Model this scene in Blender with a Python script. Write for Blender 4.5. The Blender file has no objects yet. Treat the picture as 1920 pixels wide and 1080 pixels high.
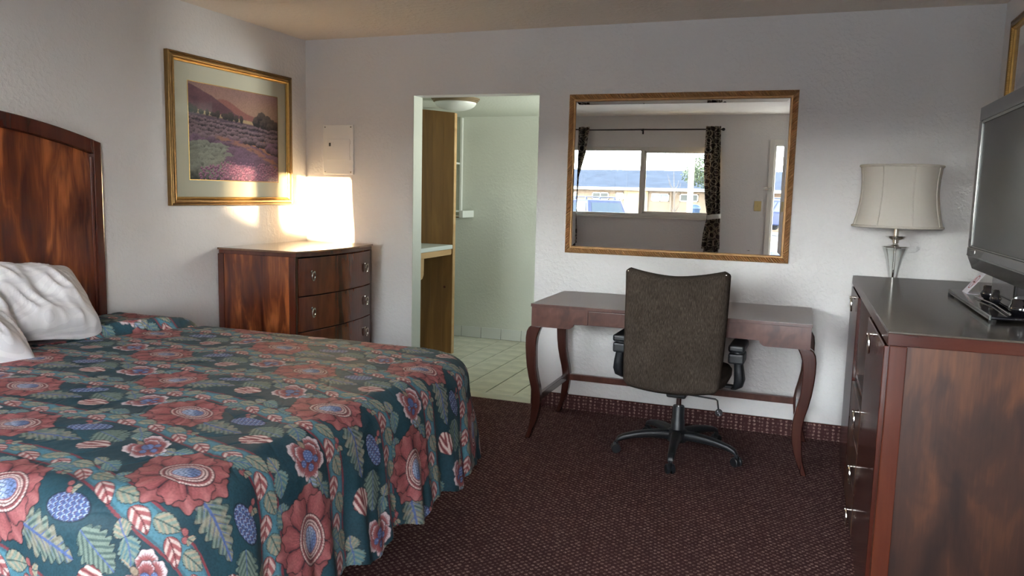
import bpy, bmesh, math, random
import numpy as np
from mathutils import Vector, Matrix

# ------------------------------------------------------------------ camera, world, sun, exposure
SC = bpy.context.scene
COL = SC.collection
PI = math.pi
F_PX, YAW, PITCH, ROLL, CAM_H = 1460.76, 0.3546, 0.1217, 0.0243, 1.4011
cam = bpy.data.cameras.new('camera'); cam_o = bpy.data.objects.new('camera', cam); COL.objects.link(cam_o)
cam.sensor_fit = 'HORIZONTAL'; cam.sensor_width = 36.0; cam.lens = 36.0 * F_PX / 1920.0
cam.clip_start = 0.02; cam.clip_end = 500
_f = Vector((-math.sin(YAW)*math.cos(PITCH), math.cos(YAW)*math.cos(PITCH), -math.sin(PITCH)))
_r = Vector((math.cos(YAW), math.sin(YAW), 0)); _u = _r.cross(_f)
_r2 = math.cos(ROLL)*_r + math.sin(ROLL)*_u; _u2 = -math.sin(ROLL)*_r + math.cos(ROLL)*_u
_m = Matrix((_r2, _u2, -_f)).transposed().to_4x4(); _m.translation = (0, 0, CAM_H)
cam_o.matrix_world = _m
SC.camera = cam_o

world = bpy.data.worlds.new('sky'); SC.world = world; world.use_nodes = True
_wt = world.node_tree; _bg = _wt.nodes['Background']
# hazy low-sun sky: brightest along the horizon, bluer and dimmer overhead
_tc = _wt.nodes.new('ShaderNodeTexCoord'); _sx = _wt.nodes.new('ShaderNodeSeparateXYZ'); _wt.links.new(_tc.outputs['Generated'], _sx.inputs[0])
_rp = _wt.nodes.new('ShaderNodeValToRGB'); _wt.links.new(_sx.outputs['Z'], _rp.inputs['Fac'])
_el = _rp.color_ramp.elements
for _p, _c in ((0.0, (1.0, 0.985, 0.95, 1)), (0.14, (0.73, 0.76, 0.79, 1)), (0.38, (0.32, 0.355, 0.40, 1)), (1.0, (0.11, 0.14, 0.19, 1))):
    _e = _el[0] if _p == 0.0 else (_el[-1] if _p == 1.0 else _el.new(_p)); _e.position = _p; _e.color = _c
_wt.links.new(_rp.outputs['Color'], _bg.inputs['Color']); _bg.inputs['Strength'].default_value = 66.0

SUN_DIR = Vector((-0.335, 1.0, -0.090)).normalized()
sun = bpy.data.lights.new('sun', 'SUN'); sun.energy = 240.0; sun.angle = math.radians(0.45); sun.color = (1.0, 0.70, 0.40)
sun_o = bpy.data.objects.new('sun', sun); COL.objects.link(sun_o)
sun_o.rotation_euler = SUN_DIR.to_track_quat('-Z', 'Y').to_euler(); sun_o.location = (6, -20, 6)

def portal(name, loc, rot, sx, sy):
    l = bpy.data.lights.new(name, 'AREA'); l.shape = 'RECTANGLE'; l.size = sx; l.size_y = sy; l.energy = 1
    l.cycles.is_portal = True
    o = bpy.data.objects.new(name, l); COL.objects.link(o); o.location = loc; o.rotation_euler = rot
portal('window_portal', (-2.10, -0.80, 1.57), (PI/2, 0, PI), 2.1, 0.9)
portal('door_portal', (0.04, -0.80, 1.04), (PI/2, 0, PI), 0.85, 2.06)

vs = SC.view_settings
vs.view_transform = 'Standard'; vs.look = 'None'; vs.exposure = 0.12; vs.gamma = 1.0; vs.use_curve_mapping = False
SC.cycles.max_bounces = 12; SC.cycles.diffuse_bounces = 8; SC.cycles.transparent_max_bounces = 16
SC.cycles.sample_clamp_indirect = 8.0

random.seed(7); RNG = np.random.default_rng(7)
# room numbers (metres): X right, Y into the room, Z up
XL, XR, YB, YF, H = -3.399, 0.92, 4.828, -0.65, 2.44
DX0, DX1, DZ = -2.536, -1.631, 2.039
WT = 0.13
BYF, BZ, BXL, BXR = 6.862, 2.10, -3.40, -0.60   # wash room behind the back wall
GZ = -0.50                                      # car park level

# ------------------------------------------------------------------ materials
def srgb(r, g, b):
    f = lambda c: (c/255/12.92 if c/255 <= 0.04045 else ((c/255+0.055)/1.055)**2.4)
    return (f(r), f(g), f(b), 1.0)
MATS = {}
class NT:
    def __init__(s, name):
        s.m = bpy.data.materials.new(name); s.m.use_nodes = True
        s.t = s.m.node_tree; s.b = s.t.nodes['Principled BSDF']; s.out = s.t.nodes['Material Output']
        MATS[name] = s.m
    def n(s, typ, props=None, **inp):
        nd = s.t.nodes.new(typ)
        for k, v in (props or {}).items(): setattr(nd, k, v)
        for k, v in inp.items():
            s.set(nd.inputs[int(k[1:])] if k[0] == '_' and k[1:].isdigit() else nd.inputs[k.replace('_', ' ')], v)
        return nd
    def set(s, sock, v):
        if isinstance(v, bpy.types.NodeSocket): s.t.links.new(v, sock)
        else: sock.default_value = v
    def p(s, **kw):
        for k, v in kw.items(): s.set(s.b.inputs[k.replace('_', ' ')], v)
    def obj(s, scale=(1, 1, 1), rot=(0, 0, 0), src='Object'):
        tc = s.n('ShaderNodeTexCoord'); mp = s.n('ShaderNodeMapping', Vector=tc.outputs[src]); mp.inputs['Scale'].default_value = scale; mp.inputs['Rotation'].default_value = rot
        return mp.outputs['Vector']
    def ramp(s, fac, stops, interp='LINEAR'):
        r = s.n('ShaderNodeValToRGB'); s.set(r.inputs['Fac'], fac); r.color_ramp.interpolation = interp
        e = r.color_ramp.elements
        while len(e) < len(stops): e.new(0.5)
        for el, (pos, c) in zip(e, stops): el.position = pos; el.color = c if len(c) == 4 else (*c, 1)
        return r.outputs['Color']
    def noise(s, vec, scale, detail=3, rough=0.5, dist=0.0):
        return s.n('ShaderNodeTexNoise', Vector=vec, Scale=scale, Detail=detail, Roughness=rough, Distortion=dist).outputs['Fac']
    def math(s, op, a, b=0.0):
        nd = s.n('ShaderNodeMath', {'operation': op}); s.set(nd.inputs[0], a); s.set(nd.inputs[1], b); return nd.outputs[0]
    def mix(s, fac, a, b, blend='MIX'):
        nd = s.n('ShaderNodeMix', {'data_type': 'RGBA', 'blend_type': blend}); s.set(nd.inputs[0], fac); s.set(nd.inputs[6], a); s.set(nd.inputs[7], b); return nd.outputs[2]
    def bump(s, h, strength=0.3, dist=0.002):
        b = s.n('ShaderNodeBump', Strength=strength, Distance=dist, Height=h); s.set(s.b.inputs['Normal'], b.outputs['Normal'])

def plain(name, col, rough=0.5, metal=0.0, spec=0.5, coat=0.0, grain=0.0, gscale=40):
    t = NT(name); t.p(Base_Color=col, Roughness=rough, Metallic=metal, Specular_IOR_Level=spec, Coat_Weight=coat)
    if grain:
        v = t.obj(); t.bump(t.noise(v, gscale, 4), grain, 0.002)
        c2 = tuple(min(1, c*1.12) for c in col[:3]) + (1,); c1 = tuple(c*0.88 for c in col[:3]) + (1,)
        t.p(Base_Color=t.ramp(t.noise(v, gscale*0.2, 4), [(0.3, c1), (0.7, c2)]))
    return t.m

def wall_paint(name, col, rough=0.42, sc=1.15, strength=0.36):
    t = NT(name); v = t.obj()
    a = t.noise(v, 95*sc, 3, 0.55); b = t.noise(v, 38*sc, 2, 0.5)
    hh = t.math('ADD', t.ramp(b, [(0.46, (0, 0, 0)), (0.60, (1, 1, 1))]), t.math('MULTIPLY', a, 0.55))
    t.bump(hh, strength, 0.0022)
    c1 = tuple(c*0.97 for c in col[:3]) + (1,)
    t.p(Base_Color=t.ramp(t.noise(v, 1.7, 3), [(0.35, c1), (0.65, col)]), Roughness=rough, Specular_IOR_Level=0.45)
    return t.m
wall_paint('wall_paint', (0.72, 0.71, 0.705, 1))
wall_paint('bath_paint', (0.60, 0.63, 0.545, 1), 0.85, 1.2, 0.25)
wall_paint('ceiling_paint', (0.83, 0.77, 0.69, 1), 0.8, 0.7, 0.8)

def carpet():
    t = NT('carpet'); v = t.obj(rot=(0, 0, 0.62))
    vo = t.n('ShaderNodeTexVoronoi', Vector=v, Scale=47.0, Randomness=0.22)
    vo2 = t.n('ShaderNodeTexVoronoi', Vector=v, Scale=150.0, Randomness=0.7)
    dots = t.ramp(vo.outputs['Distance'], [(0.22, (1, 1, 1)), (0.47, (0, 0, 0))])
    fine = t.ramp(vo2.outputs['Distance'], [(0.25, (1, 1, 1)), (0.6, (0.15, 0.15, 0.15))])
    msk = t.math('MULTIPLY', dots, fine)
    nz = t.noise(v, 3.0, 4, 0.6)
    dark = t.ramp(nz, [(0.3, (0.054, 0.0220, 0.0230)), (0.7, (0.072, 0.0300, 0.0310))])
    t.p(Base_Color=t.mix(msk, dark, (0.44, 0.30, 0.26, 1)), Roughness=0.95, Specular_IOR_Level=0.12)
    t.bump(t.math('ADD', msk, t.noise(v, 400, 2)), 0.7, 0.003)
carpet()

def wood(name, dark, mid, light, zs=0.35, freq=9.0, rough=0.22, axis='Z', coat=0.35, swirl=0.55, contrast=(0.28, 0.5, 0.74)):
    t = NT(name)
    sc = {'Z': (1, 1, zs), 'X': (zs, 1, 1), 'Y': (1, zs, 1)}[axis]
    v = t.obj(scale=sc)
    warp = t.n('ShaderNodeTexNoise', Vector=v, Scale=5.0, Detail=3.0, Roughness=0.55)
    vm = t.n('ShaderNodeVectorMath', {'operation': 'MULTIPLY_ADD'}); t.set(vm.inputs[0], warp.outputs['Color']); vm.inputs[1].default_value = (swirl*0.4,)*3; t.set(vm.inputs[2], v)
    big = t.noise(vm.outputs[0], freq, 3, 0.5, 0.6)
    fs = {'Z': (1, 1, 0.05), 'X': (0.05, 1, 1), 'Y': (1, 0.05, 1)}[axis]
    fine = t.noise(t.obj(scale=fs), 160, 3, 0.6)
    fac = t.math('ADD', t.math('MULTIPLY', big, 0.86), t.math('MULTIPLY', fine, 0.14))
    c = t.ramp(fac, [(contrast[0], dark), (contrast[1], mid), (contrast[2], light)])
    t.p(Base_Color=c, Roughness=rough, Coat_Weight=coat, Coat_Roughness=0.12, Specular_IOR_Level=0.5)
    t.bump(fine, 0.04, 0.001)
    return t.m
wood('veneer_flame', (0.052, 0.011, 0.0055), (0.125, 0.029, 0.0105), (0.36, 0.105, 0.030), 0.20, 11, 0.25, swirl=0.45, contrast=(0.36, 0.5, 0.65))
wood('veneer_dark', (0.015, 0.0065, 0.005), (0.040, 0.0155, 0.0095), (0.115, 0.042, 0.018), 0.40, 7, 0.34, swirl=0.45, coat=0.1, contrast=(0.34, 0.5, 0.68))
wood('veneer_drawer', (0.030, 0.0075, 0.0045), (0.080, 0.019, 0.009), (0.17, 0.048, 0.018), 0.2, 7, 0.2, swirl=0.35, contrast=(0.32, 0.5, 0.70))
wood('mahogany', (0.030, 0.006, 0.004), (0.055, 0.012, 0.007), (0.085, 0.021, 0.011), 0.15, 10, 0.2)
wood('mahogany_x', (0.030, 0.006, 0.004), (0.055, 0.012, 0.007), (0.085, 0.021, 0.011), 0.15, 10, 0.2, axis='X')
wood('mahogany_red', (0.046, 0.0105, 0.006), (0.075, 0.0170, 0.0085), (0.11, 0.028, 0.013), 0.15, 10, 0.22)
wood('desk_wood', (0.050, 0.017, 0.012), (0.088, 0.031, 0.022), (0.135, 0.055, 0.04), 0.8, 9, 0.28, swirl=0.8)
wood('desk_leg_wood', (0.030, 0.0095, 0.007), (0.050, 0.0155, 0.0115), (0.08, 0.029, 0.021), 0.12, 10, 0.2)
wood('desk_top_sheen_wood', (0.22, 0.170, 0.158), (0.27, 0.212, 0.198), (0.32, 0.255, 0.238), 0.1, 14, 0.15, axis='Y', coat=1.0)  # pale grey stands in for the wall's grazing sheen on the desk
wood('top_dark_wood', (0.062, 0.052, 0.040), (0.075, 0.063, 0.050), (0.090, 0.076, 0.061), 0.2, 12, 0.24, axis='Y', coat=0.6)
wood('chest_top_wood', (0.10, 0.045, 0.022), (0.14, 0.065, 0.03), (0.18, 0.09, 0.042), 0.2, 12, 0.16, axis='Y', coat=0.8)
wood('birch_ply', (0.13, 0.058, 0.012), (0.20, 0.094, 0.020), (0.27, 0.14, 0.034), 0.12, 9, 0.45, coat=0.1)
wood('pine', (0.36, 0.21, 0.085), (0.46, 0.29, 0.13), (0.54, 0.36, 0.18), 0.2, 8, 0.5, axis='Y', coat=0.0)

plain('gold', (0.50, 0.31, 0.10, 1), 0.34, 0.9, grain=0.25, gscale=160)
plain('gold_dark', (0.20, 0.12, 0.045, 1), 0.42, 0.85, grain=0.35, gscale=140)
plain('bronze_gold', (0.56, 0.34, 0.155, 1), 0.45, 0.45, grain=0.1, gscale=200)
plain('mat_board', (0.84, 0.81, 0.69, 1), 0.85, spec=0.2)
plain('nickel', (0.72, 0.69, 0.63, 1), 0.14, 1.0)
plain('chrome', (0.80, 0.79, 0.77, 1), 0.08, 1.0)
plain('mirror_silver', (0.80, 0.82, 0.81, 1), 0.0, 1.0)
plain('panel_white', (0.84, 0.83, 0.80, 1), 0.45)
plain('panel_dark', (0.05, 0.05, 0.05, 1), 0.5)
plain('black_plastic', (0.013, 0.015, 0.018, 1), 0.38, grain=0.12, gscale=900)
plain('black_gloss', (0.006, 0.006, 0.008, 1), 0.10, coat=0.5)
plain('tv_bezel', (0.020, 0.021, 0.022, 1), 0.22, coat=0.4)
plain('tv_bezel_edge', (0.16, 0.17, 0.165, 1), 0.25, 0.3)
plain('tv_screen', (0.022, 0.025, 0.025, 1), 0.33, spec=0.6)
plain('card_white', (0.80, 0.78, 0.83, 1), 0.6)
plain('print_red', (0.42, 0.035, 0.05, 1), 0.6)
plain('print_black', (0.03, 0.03, 0.035, 1), 0.6)
plain('white_paint', (0.66, 0.68, 0.62, 1), 0.45)
plain('frame_white', (0.70, 0.68, 0.63, 1), 0.45)
plain('counter_white', (0.58, 0.62, 0.57, 1), 0.3)
plain('grout', (0.022, 0.023, 0.018, 1), 0.9)
plain('tile_glaze', (0.74, 0.73, 0.58, 1), 0.18, coat=0.25, grain=0.03, gscale=30)
plain('tile_base_glaze', (0.62, 0.65, 0.60, 1), 0.22)
plain('threshold_stone', (0.60, 0.60, 0.48, 1), 0.3)
plain('switch_ivory', (0.62, 0.50, 0.24, 1), 0.4)
plain('rod_black', (0.012, 0.010, 0.010, 1), 0.4, 0.3)
plain('tieback_grey', (0.40, 0.39, 0.36, 1), 0.5, 0.3)
plain('mattress_white', (0.7, 0.7, 0.68, 1), 0.9)
plain('asphalt', (0.19, 0.185, 0.18, 1), 0.9, grain=0.4, gscale=30)
plain('concrete', (0.55, 0.53, 0.50, 1), 0.85, grain=0.2, gscale=20)
plain('stucco_tan', (0.12, 0.085, 0.058, 1), 0.9, grain=0.3, gscale=20)
plain('stucco_cream', (0.20, 0.15, 0.085, 1), 0.9, grain=0.3, gscale=20)
plain('roof_shingle', (0.040, 0.045, 0.057, 1), 1.0, spec=0.0, grain=0.4, gscale=8)
plain('window_dark', (0.02, 0.022, 0.02, 1), 0.3, spec=0.2)
plain('blind_pale', (0.10, 0.12, 0.12, 1), 0.7)
plain('car_paint_blue', (0.014, 0.018, 0.042, 1), 0.4, 0.0, spec=0.2)
plain('car_paint_navy', (0.010, 0.016, 0.045, 1), 0.4, 0.0, spec=0.2)
plain('car_glass', (0.012, 0.020, 0.03, 1), 0.15, spec=0.25)
plain('rubber', (0.015, 0.015, 0.015, 1), 0.8)
plain('can_blue', (0.012, 0.028, 0.06, 1), 0.5)
plain('bark', (0.07, 0.055, 0.045, 1), 0.9, grain=0.5, gscale=30)
plain('leaf_green', (0.030, 0.042, 0.016, 1), 0.7)
plain('tail_red', (0.35, 0.02, 0.02, 1), 0.3)

def chair_fabric():
    t = NT('chair_fabric'); v = t.obj(scale=(1, 1, 0.10))
    a = t.noise(v, 420, 3, 0.6); b = t.noise(t.obj(), 7, 3)
    f = t.math('ADD', t.math('MULTIPLY', a, 0.8), t.math('MULTIPLY', b, 0.2))
    t.p(Base_Color=t.ramp(f, [(0.34, (0.024, 0.018, 0.014)), (0.52, (0.052, 0.040, 0.032)), (0.70, (0.105, 0.084, 0.066))]), Roughness=0.95, Specular_IOR_Level=0.15)
    t.bump(a, 0.5, 0.0015)
chair_fabric()

def curtain_fabric():
    t = NT('curtain_fabric'); v = t.obj(scale=(1, 0.0, 1))
    vo = t.n('ShaderNodeTexVoronoi', Vector=v, Scale=10.0, Randomness=0.2)
    ring = t.math('ABSOLUTE', t.math('SUBTRACT', vo.outputs['Distance'], 0.42))
    vo2 = t.n('ShaderNodeTexVoronoi', Vector=t.obj(scale=(1, 0.0, 1), rot=(0, 0.5, 0)), Scale=10.0, Randomness=0.2)
    ring2 = t.math('ABSOLUTE', t.math('SUBTRACT', vo2.outputs['Distance'], 0.42))
    m = t.ramp(t.math('MINIMUM', ring, ring2), [(0.030, (1, 1, 1)), (0.055, (0, 0, 0))])
    col = t.mix(m, (0.035, 0.024, 0.020, 1), (0.34, 0.29, 0.23, 1))
    t.p(Base_Color=col, Roughness=0.85)
    tr = t.n('ShaderNodeBsdfTranslucent', Color=col)
    mx = t.n('ShaderNodeMixShader', _0=0.15, _1=t.b.outputs[0], _2=tr.outputs[0]); t.set(t.out.inputs[0], mx.outputs[0])
curtain_fabric()

def shade_fabric():
    t = NT('shade_fabric'); col = (0.80, 0.76, 0.68, 1); t.p(Base_Color=col, Roughness=0.9)
    t.bump(t.noise(t.obj(), 500, 2), 0.1, 0.001)
    tr = t.n('ShaderNodeBsdfTranslucent', Color=col)
    mx = t.n('ShaderNodeMixShader', _0=0.3, _1=t.b.outputs[0], _2=tr.outputs[0]); t.set(t.out.inputs[0], mx.outputs[0])
shade_fabric()

def clear(name, tint=(0.96, 0.98, 0.97, 1), refl=1.0, rough=0.0):
    t = NT(name); t.t.nodes.remove(t.b)
    tr = t.n('ShaderNodeBsdfTransparent', Color=tint); gl = t.n('ShaderNodeBsdfGlossy', Roughness=rough)
    fr = t.n('ShaderNodeFresnel', IOR=1.45)
    mx = t.n('ShaderNodeMixShader', _0=t.math('MULTIPLY', fr.outputs[0], refl), _1=tr.outputs[0], _2=gl.outputs[0]); t.set(t.out.inputs[0], mx.outputs[0])
clear('window_glass'); clear('picture_glass', (0.97, 0.98, 0.96, 1), 0.8, 0.02); clear('lamp_glass', (0.93, 0.945, 0.94, 1), 0.6)

def linen():
    t = NT('pillow_linen'); v = t.obj()
    w = t.n('ShaderNodeTexWave', {'wave_type': 'BANDS', 'bands_direction': 'X'}, Vector=v, Scale=14.0, Distortion=0.3)
    s = t.ramp(w.outputs['Fac'], [(0.45, (0.66, 0.65, 0.67)), (0.55, (0.74, 0.73, 0.745))])
    t.p(Base_Color=s, Roughness=t.ramp(w.outputs['Fac'], [(0.45, (0.75, 0.75, 0.75)), (0.55, (0.5, 0.5, 0.5))]), Sheen_Weight=0.1)
linen()

def attr_mat(name, rough=0.8, spec=0.25, fine=0.0):
    t = NT(name); a = t.n('ShaderNodeAttribute', {'attribute_name': 'Col'})
    t.p(Base_Color=a.outputs['Color'], Roughness=rough, Specular_IOR_Level=spec)
    if fine: t.bump(t.noise(t.obj(), 700, 2), fine, 0.001)
attr_mat('bedspread_print', 0.62, 0.3, 0.08); attr_mat('art_print', 0.6, 0.3)

# ------------------------------------------------------------------ mesh helpers (all coordinates are world coordinates)
WLOC = {}
def link(o, parent=None):
    COL.objects.link(o)
    if parent is not None: o.parent = parent
def thing(name, label, cat, loc=(0, 0, 0), group=None):
    o = bpy.data.objects.new(name, None); o.empty_display_size = 0.05; COL.objects.link(o); o.location = loc
    WLOC[o] = Vector(loc); o['label'] = label; o['category'] = cat
    if group: o['group'] = group
    return o
def tag(o, label=None, cat=None, group=None, kind=None):
    if label: o['label'] = label
    if cat: o['category'] = cat
    if group: o['group'] = group
    if kind: o['kind'] = kind
    return o
class MB:
    def __init__(s): s.v = []; s.f = []
    def add(s, vs, fs):
        k = len(s.v); s.v += [tuple(map(float, q)) for q in vs]; s.f += [tuple(i+k for i in f) for f in fs]; return s
    def box(s, x0, x1, y0, y1, z0, z1):
        return s.add([(x0, y0, z0), (x1, y0, z0), (x1, y1, z0), (x0, y1, z0), (x0, y0, z1), (x1, y0, z1), (x1, y1, z1), (x0, y1, z1)],
                     [(3, 2, 1, 0), (4, 5, 6, 7), (0, 1, 5, 4), (1, 2, 6, 5), (2, 3, 7, 6), (3, 0, 4, 7)])
    def prism(s, pts, axis, a, b):      # pts: 2d outline in the two other axes (cyclic order), extruded from a to b
        mk = {'X': lambda p, t: (t, p[0], p[1]), 'Y': lambda p, t: (p[0], t, p[1]), 'Z': lambda p, t: (p[0], p[1], t)}[axis]
        n = len(pts)
        vs = [mk(p, a) for p in pts] + [mk(p, b) for p in pts]
        fs = [tuple(range(n))[::-1], tuple(range(n, 2*n))] + [(i, (i+1) % n, n+(i+1) % n, n+i) for i in range(n)]
        return s.add(vs, fs)
    def ring_loft(s, rings, cap=True, closed=False):
        n = len(rings[0]); vs = [p for r in rings for p in r]; fs = []
        m = len(rings)
        for j in range(m if closed else m-1):
            for i in range(n):
                fs.append((j*n+i, j*n+(i+1) % n, ((j+1) % m)*n+(i+1) % n, ((j+1) % m)*n+i))
        if cap and not closed: fs += [tuple(range(n))[::-1], tuple(range((m-1)*n, m*n))]
        return s.add(vs, fs)
    def lathe(s, prof, c, n=32, axis='Z', cap=True):
        rings = []
        for r, h in prof:
            rg = []
            for i in range(n):
                a = 2*PI*i/n; x, y = r*math.cos(a), r*math.sin(a)
                rg.append({'Z': (c[0]+x, c[1]+y, c[2]+h), 'X': (c[0]+h, c[1]+x, c[2]+y), 'Y': (c[0]+x, c[1]+h, c[2]+y)}[axis])
            rings.append(rg)
        return s.ring_loft(rings, cap)
    def tube(s, path, r, n=10, closed=False, cap=True):
        P = [Vector(p) for p in path]; m = len(P); rr = r if isinstance(r, (list, tuple)) else [r]*m
        rings = []; up = None
        for i in range(m):
            if closed: t = P[(i+1) % m]-P[i-1]
            else: t = P[min(i+1, m-1)]-P[max(i-1, 0)]
            t.normalize()
            if up is None: up = t.orthogonal().normalized()
            up = (up - t*up.dot(t)).normalized(); b = t.cross(up)
            rings.append([tuple(P[i]+rr[i]*(math.cos(2*PI*k/n)*up+math.sin(2*PI*k/n)*b)) for k in range(n)])
        return s.ring_loft(rings, cap, closed)
    def grid(s, pts):                   # pts[j][i]
        m = len(pts); n = len(pts[0])
        return s.add([p for r in pts for p in r], [(j*n+i, j*n+i+1, (j+1)*n+i+1, (j+1)*n+i) for j in range(m-1) for i in range(n-1)])
    def rot(s, c, ang, axis='Z', start=0):
        M = Matrix.Rotation(ang, 3, axis); c = Vector(c)
        for i in range(start, len(s.v)): s.v[i] = tuple(M @ (Vector(s.v[i])-c) + c)
        return s
    def build(s, name, mat, parent=None, bevel=0.0, seg=2, smooth=False, sub=0, angle=40):
        return mk_obj(name, s.v, s.f, mat, parent, bevel, seg, smooth, sub, angle)
def finish(me, smooth, angle=40):
    bm = bmesh.new(); bm.from_mesh(me); bmesh.ops.recalc_face_normals(bm, faces=bm.faces)
    if smooth:
        for f in bm.faces: f.smooth = True
        ca = math.radians(angle)
        for e in bm.edges:
            if len(e.link_faces) == 2 and e.calc_face_angle(0) > ca: e.smooth = False
    bm.to_mesh(me); bm.free()
def mk_obj(name, v, f, mat, parent=None, bevel=0.0, seg=2, smooth=False, sub=0, angle=40):
    a = np.array(v); lo, hi = a.min(0), a.max(0)
    c = Vector(((lo[0]+hi[0])/2, (lo[1]+hi[1])/2, lo[2]))
    me = bpy.data.meshes.new(name); me.from_pydata([tuple(q) for q in (a-np.array(c))], [], f); me.update()
    finish(me, smooth, angle)
    me.materials.append(MATS[mat])
    o = bpy.data.objects.new(name, me); link(o, parent)
    o.location = c - (WLOC[parent] if parent is not None else Vector((0, 0, 0))); WLOC[o] = c
    if bevel:
        b = o.modifiers.new('bevel', 'BEVEL'); b.width = bevel; b.segments = seg; b.limit_method = 'ANGLE'; b.angle_limit = math.radians(35)
    if sub:
        m = o.modifiers.new('sub', 'SUBSURF'); m.levels = sub; m.render_levels = sub
    return o
def box(name, mat, parent, x0, x1, y0, y1, z0, z1, bevel=0.0, **k):
    return MB().box(x0, x1, y0, y1, z0, z1).build(name, mat, parent, bevel, **k)
def struct(o): o['kind'] = 'structure'; return o
def dup(o, loc, parent=None, **props):
    """copy of an object and of its children; loc = world position of the copy's origin"""
    c = o.copy(); link(c, None); c.parent = parent
    c.location = Vector(loc) - (WLOC[parent] if parent is not None else Vector((0, 0, 0))); WLOC[c] = Vector(loc)
    for ch in list(o.children):
        g = dup(ch, Vector(loc) + (WLOC[ch]-WLOC[o]), c)
    for k, v in props.items(): c[k] = v
    return c

# ------------------------------------------------------------------ the room shell
struct(box('floor', 'carpet', None, XL, XR, YF, YB, -0.05, 0.0))
struct(box('ceiling', 'ceiling_paint', None, XL-0.13, XR+0.13, YF-0.15, YB+0.0, H, H+0.1))
struct(box('wall_left', 'wall_paint', None, XL-0.13, XL, YF-0.15, YB+WT, -0.05, H))
struct(box('wall_right', 'wall_paint', None, XR, XR+0.13, YF-0.15, YB+WT, -0.05, H))
b = MB(); b.box(XL, DX0, YB, YB+WT, -0.05, H); b.box(DX1, XR, YB, YB+WT, -0.05, H); b.box(DX0, DX1, YB, YB+WT, DZ, H)
struct(b.build('wall_back', 'wall_paint'))
WX0, WX1, WZ0, WZ1 = -3.15, -1.02, 1.135, 2.035     # window opening in the front wall
EX0, EX1, EZ = -0.385, 0.475, 2.07                   # entry door opening
y0, y1 = YF-0.15, YF
b = MB(); b.box(XL, WX0, y0, y1, -0.05, H); b.box(WX0, WX1, y0, y1, -0.05, WZ0); b.box(WX0, WX1, y0, y1, WZ1, H)
b.box(WX1, EX0, y0, y1, -0.05, H); b.box(EX0, EX1, y0, y1, EZ, H); b.box(EX1, XR, y0, y1, -0.05, H)
struct(b.build('wall_front', 'wall_paint'))
# carpet cove along the foot of the walls with its thin dark cap
for nm, bb in (('baseboard_back', (DX1, XR, YB-0.012, YB)), ('baseboard_right', (XR-0.012, XR, YF, YB-0.012)), ('baseboard_left', (XL, XL+0.012, YF, YB-0.012))):
    o = struct(box(nm, 'carpet', None, *bb, 0.0, 0.092))
    box('cap_strip', 'mahogany', o, bb[0], bb[1], bb[2], bb[3], 0.092, 0.097)
o = struct(box('baseboard_back.001', 'carpet', None, XL+0.012, DX0, YB-0.012, YB, 0.0, 0.092))
box('cap_strip', 'mahogany', o, XL+0.012, DX0, YB-0.012, YB, 0.092, 0.097)

# ------------------------------------------------------------------ wash room behind the opening
struct(box('wall_bathroom_back', 'bath_paint', None, BXL-0.1, BXR+0.1, BYF, BYF+0.1, -0.05, BZ+0.1))
struct(box('wall_bathroom_left', 'bath_paint', None, BXL-0.1, BXL, YB+WT, BYF, -0.05, BZ+0.1))
BW = (5.65, 6.30, 1.30, 1.85)
b = MB(); b.box(BXR, BXR+0.1, YB+WT, BW[0], -0.05, BZ+0.1); b.box(BXR, BXR+0.1, BW[1], BYF, -0.05, BZ+0.1)
b.box(BXR, BXR+0.1, BW[0], BW[1], -0.05, BW[2]); b.box(BXR, BXR+0.1, BW[0], BW[1], BW[3], BZ+0.1)
struct(b.build('wall_bathroom_right', 'bath_paint'))
o = struct(box('window_2', 'window_glass', None, BXR+0.045, BXR+0.051, BW[0], BW[1], BW[2], BW[3]))
b = MB()
for q in ((BW[0], BW[0]+.03, BW[2], BW[3]), (BW[1]-.03, BW[1], BW[2], BW[3]), (BW[0], BW[1], BW[2], BW[2]+.03), (BW[0], BW[1], BW[3]-.03, BW[3])): b.box(BXR+0.03, BXR+0.07, *q)
b.build('window_frame', 'frame_white', o)
portal('bathroom_portal', (BXR+0.11, (BW[0]+BW[1])/2, (BW[2]+BW[3])/2), (PI/2, 0, PI/2), 0.65, 0.55)
struct(box('ceiling_bathroom', 'bath_paint', None, BXL, BXR, YB+WT, BYF, BZ, BZ+0.1))
# jamb skin of the opening takes the wash room's paint
b = MB(); b.box(DX0, DX0+0.004, YB+0.002, YB+WT, 0, DZ); struct(b.build('trim_1', 'bath_paint'))
fl = struct(box('floor_bathroom', 'grout', None, BXL, BXR, YB+0.01, BYF, -0.05, -0.004))
TP, TQ = 0.2065, 0.2015
tile_v = MB().box(-TP/2+0.0022, TP/2-0.0022, -TQ/2+0.0022, TQ/2-0.0022, -0.006, 0.0)
tile0 = None
def put_tile(cx, cy, src=[None]):
    if src[0] is None:
        o = MB().box(cx-TP/2+.0040, cx+TP/2-.0040, cy-TQ/2+.0028, cy+TQ/2-.0028, -0.008, 0.0).build('tile', 'tile_glaze', fl, 0.0015, 1); src[0] = o; return o
    w = WLOC[src[0]]; return dup(src[0], (cx, cy, w.z), fl)
XG, YG = -2.434, 5.053
for i in range(-4, 7):
    for j in range(0, 9):
        cx, cy = XG+TP*(i+.5), YG+TQ*(j+.5)
        if cx-TP/2 < BXL-0.02 or cx > -1.1 or cy+TQ/2 > BYF+0.03: continue
        put_tile(cx, cy)
for i in range(-1, 5):      # cut row in the doorway, then the plain sill
    x0 = max(XG+TP*i+.0022, DX0+.004); x1 = min(XG+TP*(i+1)-.0022, DX1)
    if x1 > x0: box('tile', 'tile_glaze', fl, x0, x1, 4.965, YG-.0022, -0.008, 0.0, 0.0015, seg=1)
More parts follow.
